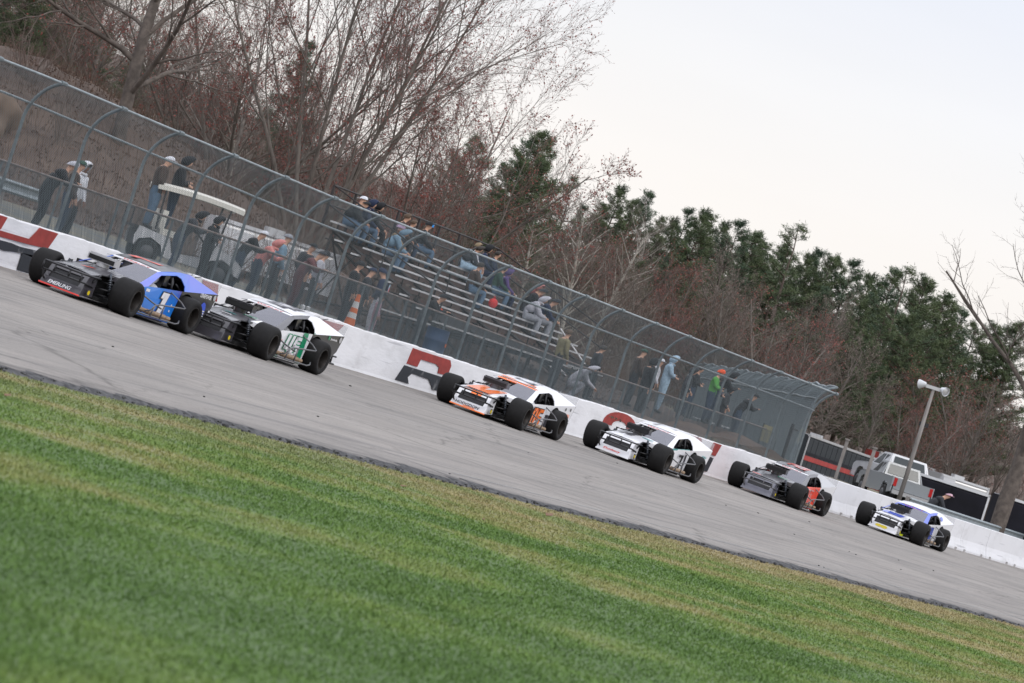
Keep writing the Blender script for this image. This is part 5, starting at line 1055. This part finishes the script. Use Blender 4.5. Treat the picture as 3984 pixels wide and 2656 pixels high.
# boulder on the bank
bm = bmesh.new(); bmesh.ops.create_icosphere(bm, subdivisions=3, radius=1)
for q in bm.verts: q.co *= 1+.18*math.sin(q.co.x*3+q.co.z*4)+.10*math.sin(q.co.y*7+q.co.x*5); q.co.z *= .75
me = bpy.data.meshes.new('boulder'); bm.to_mesh(me); bm.free(); me.materials.append(mat('tan rock', (.17, .125, .095), .9, var=.25, scale=2, bump=.8, bscale=4)); [setattr(p, 'use_smooth', True) for p in me.polygons]
p = at(-16.4, 147); link('boulder', me, None, (p.x, p.y, gz(p)+.2), (0, .2, .4), label='large tan boulder on the brown bank at the left border', cat='boulder').scale = (1.1, 1.1, 1.1)

# ------------------------------------------------------------------ trees
M_bark = mat('grey brown bark', (.155, .135, .118), .9, var=.3, scale=5, stretch=(1, 1, .3), bump=.6, bscale=14)
M_barkd = mat('dark brown bark', (.105, .086, .074), .9, var=.3, scale=5, bump=.5)
M_pale = mat('pale birch bark', (.42, .39, .34), .8, col2=(.12, .11, .10), scale=6, stretch=(1, 1, 2), lo=.3, hi=.5)
M_twig = mat('grey brown twigs', (.165, .136, .116), .9, var=.25, scale=.8); M_twigr = mat('reddish twigs', (.158, .108, .094), .9, var=.25, scale=.8)
M_bud = mat('red maple buds', (.25, .075, .06), .8, var=.35, scale=2); M_budb = mat('brown buds', (.22, .17, .145), .8, var=.3, scale=2)
M_need = mat('pine needles', (.105, .138, .058), .75, col2=(.044, .070, .035), scale=1.1, lo=.35, hi=.62, detail=6)
M_need2 = mat('bluish pine needles', (.085, .130, .070), .75, col2=(.040, .072, .044), scale=1.1, lo=.35, hi=.62, detail=6)
M_pbark = mat('pine bark', (.10, .075, .06), .9, var=.3, scale=4, bump=.5)

class Tree:
    def __init__(s, seed): s.r = np.random.default_rng(seed); s.big = []; s.fine = []; s.tips = []
    def branch(s, p, d, L, r0, lev, P):
        R = s.r; n = P['seg'][lev]; pts = [p.copy()]; dd = d/np.linalg.norm(d); st = L/n; dirs = [dd]
        for i in range(n):
            dd = dd+R.normal(0, P['wig'][lev], 3)+np.array([0, 0, P['up'][lev]]); dd /= np.linalg.norm(dd); p = p+dd*st; pts.append(p.copy()); dirs.append(dd.copy())
        tap = P['tap'][lev]; rad = [r0*(1-(1-tap)*i/n) for i in range(n+1)]
        (s.big if lev <= P['biglev'] else s.fine).append((pts, rad))
        if lev+1 < len(P['seg']):
            k = int(P['kids'][lev]*(.75+.5*R.random())); base = R.random()*6.28
            for c in range(k):
                t = P['start'][lev]+(1-P['start'][lev])*(c+R.random()*.9)/k; t = min(t, .995); i = min(int(t*n), n-1); f = t*n-i
                q = pts[i]*(1-f)+pts[i+1]*f; ax = dirs[i+1]; a = base+c*2.4+R.normal(0, .4)
                u = np.cross(ax, [0, 0, 1.] if abs(ax[2]) < .9 else [1., 0, 0]); u /= np.linalg.norm(u); w_ = np.cross(ax, u)
                an = P['ang'][lev]*(.7+.6*R.random()); nd = ax*math.cos(an)+(u*math.cos(a)+w_*math.sin(a))*math.sin(an)
                ln = L*P['len'][lev]*(1-P['lt'][lev]*t)*(.7+.6*R.random()); s.branch(q, nd, ln, max(rad[i]*P['rr'][lev]*(.8+.4*R.random()), .0045), lev+1, P)
        else:
            s.tips.append(pts[-1])
            if R.random() < .6: s.tips.append(pts[-2])
def tubes_np(brs, sides):
    V_, F_ = [], []; base = 0; th = np.arange(sides)*2*math.pi/sides; cs, sn = np.cos(th), np.sin(th)
    for pts, rad in brs:
        P = np.array(pts); n = len(P); d = np.gradient(P, axis=0); d /= np.linalg.norm(d, axis=1)[:, None]+1e-9
        ref = np.array([.31, .17, .93]) if abs(d[0][2]) < .8 else np.array([1., .1, 0]); A = np.cross(d, ref); A /= np.linalg.norm(A, axis=1)[:, None]+1e-9; B = np.cross(d, A); r = np.array(rad)[:, None, None]
        v = P[:, None, :]+(A[:, None, :]*cs[None, :, None]+B[:, None, :]*sn[None, :, None])*r; V_.append(v.reshape(-1, 3))
        i = np.arange(n-1)[:, None]*sides; k = np.arange(sides)[None, :]; k2 = (k+1) % sides
        F_.append(np.stack([base+i+k, base+i+k2, base+i+sides+k2, base+i+sides+k], 2).reshape(-1, 4)); base += n*sides
    return np.concatenate(V_), np.concatenate(F_)
def tips_np(tips, size, R):
    T = np.array(tips); n = len(T); a = R.normal(0, 1, (n, 3)); a /= np.linalg.norm(a, axis=1)[:, None]; b = R.normal(0, 1, (n, 3)); b = np.cross(a, b); b /= np.linalg.norm(b, axis=1)[:, None]
    s_ = size*(.6+.8*R.random((n, 1))); v = np.stack([T-a*s_, T+b*s_*.6, T+a*s_, T-b*s_*.6], 1).reshape(-1, 3); return v, np.arange(4*n).reshape(-1, 4)
def bare_tree(seed, H, P, mt, mw, mb_=None, bud=.05, stems=1, r0=None, spread=.0, budsub=1.):
    t = Tree(seed); R = t.r
    for i in range(stems):
        a = R.random()*6.28 if stems < 3 else 6.28*i/stems; sp_ = spread*(.5+.8*R.random()) if stems > 1 else .03
        d = np.array([math.cos(a)*sp_, math.sin(a)*sp_, 1.]); t.branch(np.array([math.cos(a)*.12*(stems > 1), math.sin(a)*.12*(stems > 1), -.3]), d, H*P.get('trunk', .75)*(.85+.3*R.random()), (r0 or H*.017)*(1 if stems == 1 else .75), 0, P)
    out = [npmesh('trunk', *tubes_np(t.big, 7), mt, smooth=True), npmesh('crown', *tubes_np(t.fine, 3), mw)]
    if mb_:
        k = R.random(len(t.tips)) < budsub; out.append(npmesh('buds', *tips_np([q for q, j in zip(t.tips, k) if j], bud, R), mb_))
    return out
P_wood = dict(seg=(8, 5, 4, 3), wig=(.05, .10, .13, .16), up=(.04, .05, .05, .03), tap=(.25, .3, .35, .4), kids=(27, 11, 9), start=(.14, .15, .12), ang=(.75, .7, .6), len=(.40, .48, .50), lt=(.55, .4, .3), rr=(.42, .45, .5), biglev=1, trunk=.92)
P_hero = dict(seg=(9, 6, 5, 4, 3), wig=(.045, .07, .10, .12, .15), up=(.035, .05, .05, .04, .02), tap=(.22, .25, .3, .35, .4), kids=(11, 8, 8, 6), start=(.22, .15, .15, .15), ang=(.55, .50, .50, .55), len=(.55, .50, .45, .45), lt=(.45, .4, .3, .3), rr=(.48, .48, .5, .55), biglev=2, trunk=.80)
P_open = dict(seg=(8, 6, 5, 4, 3), wig=(.05, .10, .12, .14, .16), up=(.03, .03, .035, .03, .02), tap=(.25, .3, .3, .35, .4), kids=(10, 7, 6, 5), start=(.30, .2, .2, .15), ang=(.85, .7, .65, .6), len=(.60, .5, .45, .42), lt=(.4, .35, .3, .3), rr=(.5, .48, .5, .55), biglev=2, trunk=.85)
P_bush = dict(seg=(5, 4, 3), wig=(.08, .12, .16), up=(.03, .03, .0), tap=(.3, .35, .4), kids=(9, 6), start=(.15, .1), ang=(.5, .55), len=(.5, .5), lt=(.4, .3), rr=(.5, .55), biglev=0, trunk=.9)

def pine(seed, H, nw, spread, open_=0., mneed=None, tuft=.17, qn=26):
    R = np.random.default_rng(seed); big = []; tips = []
    tp = [np.array([.0, 0, -.3])]
    for i in range(10): tp.append(tp[-1]+np.array([R.normal(0, .012)*H*.3, R.normal(0, .012)*H*.3, H/10]))
    big.append((tp, [H*.014*(1-.09*i) for i in range(11)]))
    for wv in range(nw):
        t = .22+.77*(wv/(nw-1))**.9
        if R.random() < open_*.5: continue
        z = t*10; i = min(int(z), 9); p = tp[i]*(1-(z-i))+tp[i+1]*(z-i)
        prof = (1-t)**.62*1.08 if t > .42 else .75+.25*(t/.42)
        for b in range(R.integers(4, 7)):
            if R.random() < open_: continue
            a = R.random()*6.283; L = H*spread*prof*(.45+.8*R.random())+.25; d = np.array([math.cos(a), math.sin(a), .12+.35*t+R.normal(0, .1)]); d /= np.linalg.norm(d)
            pts = [p]; 
            for s_ in range(4): d = d+np.array([0, 0, .06])+R.normal(0, .06, 3); d /= np.linalg.norm(d); pts.append(pts[-1]+d*L/4)
            big.append((pts, [.035*L/1.5*(1-.2*s_)+.006 for s_ in range(5)]))
            nt_ = max(4, int(L*6.5))
            for s_ in range(nt_):
                u = .30+.70*(s_+R.random())/nt_; k = min(int(u*4), 3); q = pts[k]*(1-(u*4-k))+pts[k+1]*(u*4-k)
                sd_ = np.array([-d[1], d[0], 0])*R.normal(0, .26)*L*.55*(1.2-u*.6); tips.append(q+sd_+np.array([0, 0, R.normal(.05, .07)]))
    T = np.array(tips); n = len(T)*qn; C = np.repeat(T, qn, 0); d = R.normal(0, 1, (n, 3))*np.array([1, 1, .62])+np.array([0, 0, .5]); d /= np.linalg.norm(d, axis=1)[:, None]
    L = tuft*(.6+.8*R.random((n, 1))); sd_ = np.cross(d, R.normal(0, 1, (n, 3))); sd_ /= np.linalg.norm(sd_, axis=1)[:, None]; wv = .013+.009*R.random((n, 1))
    b = C+d*L*.1+R.normal(0, .075, (n, 3)); v = np.stack([b-sd_*wv, b+sd_*wv, b+d*L], 1).reshape(-1, 3)
    return [npmesh('trunk', *tubes_np(big, 5), M_pbark, smooth=True), npmesh('needles', v, np.arange(3*n).reshape(-1, 3), mneed or M_need)]
def plant(parts, p, s, rz, name, label, cat, group=None, lean=(0, 0), dz=0., mats=None):
    T = thing(name, label, cat, (p[0], p[1], gz(p)+dz), (lean[0], lean[1], rz), group, s)
    for me in parts:
        nm = me.name.split('.')[0]; o = link(nm, me, T, kind=None if nm == 'trunk' else 'stuff')
    return T
random.seed(5)
BW = [bare_tree(100+i, 10., P_wood, M_bark if i % 2 else M_barkd, M_twig, M_budb, .035, budsub=.5) for i in range(4)]
P_red = dict(P_wood, kids=(17, 10, 8)); BR = [bare_tree(120+i, 9., P_red, M_bark, M_twigr, M_bud, .038, stems=2+i, spread=.35, budsub=.45) for i in range(2)]
BP = [bare_tree(140, 10., P_wood, M_pale, M_twig, None)]
PN = [pine(160, 12., 24, .24), pine(161, 12., 22, .27, .12), pine(162, 11., 20, .22, .08, M_need2), pine(163, 12., 17, .27, .38)]
BU = [bare_tree(180+i, 2.4, P_bush, M_twig, M_twig if i else M_twigr, None, stems=7, spread=.55, r0=.03) for i in range(2)]
def top_to(lat, D, ztop, H0): p = at(lat, D); return p, max(.3, (ztop-gz(p))/H0)

# the tall spreading red maple behind the left of the bleachers
hero = bare_tree(7, 16.5, P_hero, M_bark, M_twigr, M_bud, .036, stems=7, spread=.47, r0=.15, budsub=.7)
plant(hero, at(-7.3, 166), (.80, .80, .94), .4, 'maple_tree', 'tall spreading maple with many bare stems and red buds behind the bleachers', 'tree')
hero2 = bare_tree(17, 11., P_hero, M_bark, M_twigr, M_bud, .036, stems=6, spread=.75, r0=.12, budsub=.5)
plant(hero2, at(-4.7, 176), (1.0, 1.0, .97), 1.4, 'maple_tree', 'lower maple with dense red twigs spreading right of the tall maple', 'tree')
plant(hero2, at(-10.6, 172), .95, 3.6, 'maple_tree', 'lower red twigged maple between the tall maple and the left gnarled tree', 'tree')
lt = bare_tree(27, 15., dict(P_open, kids=(15, 8, 7, 5), start=(.10, .15, .15, .15), ang=(1.0, .7, .65, .6), seg=(10, 7, 5, 4, 3), wig=(.09, .14, .14, .14, .16)), M_barkd, M_twig, M_bud, .036, r0=.22, budsub=.25)
plant(lt, at(-12.7, 150), 1.0, 2.2, 'oak_tree', 'gnarled bare tree with a thick trunk on the brown bank at the left', 'tree')
rt = bare_tree(37, 14., P_open, M_barkd, M_barkd, None, stems=2, spread=.16, r0=.40)
rtree = plant(rt, at(18.9, 186), 1.0, 2.9, 'oak_tree', 'bare tree with a thick forked trunk at the right border behind the guard rail', 'tree')
rtree.rotation_euler = (Matrix.Rotation(R_(7), 3, V)@Matrix.Rotation(2.9, 3, 'Z')).to_euler()
# branchy shrubs in front of the white trailer and along the bank
for i, (la, D, s_) in enumerate(((-7.6, 130, .72), (-6.6, 132, .8), (-5.6, 132, .85), (-8.5, 130.5, .6), (-9.5, 150, .9), (-14.0, 147, .8), (-16.0, 152, .9), (-7.0, 148, 1.0), (-1.5, 158, 1.1), (-4.0, 156, 1.1), (1.0, 165, 1.2), (-11.0, 143, .7))):
    plant(BU[i % 2], at(la, D), s_, i*1.3, 'bare_shrub', 'bare many stemmed shrub growing in front of the white trailer' if i < 4 else 'bare twiggy shrub growing on the brown bank', 'shrub', group='bare shrubs by the white trailer' if i < 4 else 'bare shrubs on the bank')

# pines: (lateral, distance, top height, prototype)
PINES = [
 (2.7, 268, 11.9, 1), (3.0, 272, 13.2, 0), (3.9, 266, 12.5, 0), (4.6, 275, 13.5, 2), (5.7, 266, 12.1, 1), (6.3, 276, 12.6, 0),
 (7.0, 280, 13.5, 2), (7.5, 268, 13.2, 0), (8.4, 276, 13.4, 1), (9.1, 280, 13.4, 0), (9.5, 270, 13.3, 2), (10.4, 276, 13.2, 1),
 (11.1, 282, 13.5, 0), (12.0, 285, 13.2, 1), (12.9, 288, 13.3, 0), (12.2, 262, 13.7, 3), (12.9, 280, 13.3, 1), (13.8, 276, 13.0, 0),
 (14.7, 282, 13.6, 2), (15.1, 276, 13.2, 0), (16.0, 284, 13.7, 1), (16.2, 276, 13.4, 2), (18.1, 290, 13.5, 0), (18.6, 284, 13.0, 1),
 (18.4, 274, 13.5, 2), (18.4, 266, 13.5, 3), (20.1, 280, 13.6, 1), (20.3, 276, 13.7, 0), (21.7, 284, 13.6, 1), (22.6, 286, 13.3, 0),
 (23.6, 288, 13.1, 2), (25.0, 292, 12.8, 1), (26.3, 296, 13.2, 0), (27.2, 298, 13.3, 2), (27.6, 296, 13.7, 0), (3.9, 252, 9.7, 1),
 (4.9, 250, 9.1, 0), (6.2, 254, 9.8, 2), (7.4, 252, 9.9, 0), (8.6, 254, 10.1, 1), (16.3, 258, 10.9, 0), (17.4, 256, 10.5, 1),
 (14.5, 262, 11.0, 2), (19.1, 262, 11.1, 0), (20.7, 266, 10.7, 1), (-11.3, 205, 12.1, 2), (-4.0, 222, 11.3, 1), (-1.5, 226, 12.5, 0),
 (-2.0, 230, 12.1, 2), (-0.9, 232, 12.7, 1), (0.4, 236, 11.5, 3), (1.4, 246, 10.7, 2), (-2.5, 228, 10.7, 0), (-21.5, 178, 11.2, 0),
 (-21.0, 182, 11.2, 2), (-19.8, 180, 11.0, 0), (-19.4, 186, 10.8, 1), (-23.5, 190, 11.3, 1), (-18.6, 188, 10.5, 2), (-17.9, 192, 9.7, 0),
 (-16.8, 194, 9.0, 1), (-16.6, 200, 9.1, 2), (-22.3, 196, 9.6, 0), (-20.9, 198, 9.7, 2),
]
PINES.sort(key=lambda q: q[0]/q[1])
for i, (la, D, zt, k) in enumerate(PINES):
    p, s_ = top_to(la, D, zt, (12., 12., 11., 12.)[k]); wide = .9+.35*random.random(); a = i*2.1
    T = plant(PN[k], p, (s_*wide, s_*wide, s_), a, 'pine_tree', ('dark green pine, %s from the left in the line of evergreens' if k != 3 else 'open crowned pine sticking up, %s from the left in the evergreens') % ORD[i], 'tree', group='pines in the tree line')
# bare woods in front of and between the pines
def skyline(ang):   # upper limit of the bare crowns, tangent above the horizontal, by direction
    return float(np.interp(ang, (-.12, -.09, -.06, -.02, .0, .03, .06, .10, .13), (.060, .050, .045, .041, .038, .0365, .036, .031, .028)))
cnt = 0
for D, step in ((178, 2.2), (190, 2.2), (202, 2.4), (216, 2.4), (230, 2.6), (246, 2.8), (262, 3.2)):
    la = -.122*D-2
    while la < .118*D+3:
        ang = la/D; la += step*random.uniform(.7, 1.35)*(.8 if ang > 0 else 1.05)
        if (ang > .05 and D < 240) or (ang > .01 and D < 214) or (ang > -.03 and D < 200): continue
        zt = 1.8+skyline(ang)*D*random.uniform(.68, 1.02); red = random.random() < (.36 if -.06 < ang < .075 else .14)
        pr = random.choice(BR) if red else (BP[0] if random.random() < .14 else random.choice(BW)); H0 = 9. if red else 10.
        p, s_ = top_to(la, D+random.uniform(-5, 5), zt, H0); wd = s_*random.uniform(.85, 1.15)
        plant(pr, p, (wd, wd, s_), random.random()*6.28, 'bare_tree', 'red budded bare tree in the woods behind the track' if red else ('pale trunked birch in the woods behind the track' if pr is BP[0] else 'leafless grey brown tree in the woods behind the track'), 'tree',
              group='red budded trees in the woods' if red else ('pale trunked birches in the woods' if pr is BP[0] else 'leafless trees in the woods'), lean=(random.uniform(-.08, .08), random.uniform(-.08, .08)))
        cnt += 1
# undergrowth along the foot of the woods and on the bank
def brush():
    R = np.random.default_rng(3); V_, F_ = [], []; n = 60000
    D = 140+R.random(n)**1.2*130; la = (R.random(n)*2-1)*.125*D
    keep = (D < 175) & (la/D < .0) | (D > 190) & ((la/D < .03) | (D > 240)); D, la = D[keep], la[keep]; n = len(D)
    x = CAM.x+V.x*D+RT.x*la; y = CAM.y+V.y*D+RT.y*la; z = ground_h(x, y); h = np.where(D < 180, .25+.35*R.random(n), .5+1.6*R.random(n))
    a = R.random(n)*6.28; t = R.random(n)*.5; w_ = np.where(D < 180, .012, .022); dx, dy = np.cos(a)*w_, np.sin(a)*w_; ox, oy = np.cos(a*1.7)*h*t, np.sin(a*1.7)*h*t
    v = np.stack([np.stack([x-dx, y-dy, z-.05], 1), np.stack([x+dx, y+dy, z-.05], 1), np.stack([x+ox, y+oy, z+h], 1)], 1).reshape(-1, 3)
    return npmesh('undergrowth', v, np.arange(3*n).reshape(-1, 3), mat('dry brush stems', (.16, .12, .09), .9, col2=(.10, .06, .045), scale=.4))
link('undergrowth', brush(), kind='stuff', label='dry brown brush and stems covering the bank and the foot of the woods', cat='undergrowth')
# fallen leaves on the bank: thousands of small curled leaves
def litter():
    R = np.random.default_rng(4); n = 42000; D = 139+R.random(n)*36; la = -.125*D+R.random(n)*.15*D
    x = CAM.x+V.x*D+RT.x*la; y = CAM.y+V.y*D+RT.y*la; z = ground_h(x, y)+.02; T = np.stack([x, y, z], 1); v, f = tips_np(list(T), .042, R)
    return npmesh('leaf_litter', v, f, mat('leaf litter', (.15, .10, .075), .9, col2=(.085, .055, .043), scale=1.2, lo=.3, hi=.6))
link('leaf_litter', litter(), kind='stuff', label='brown fallen leaves covering the bank', cat='leaf litter')
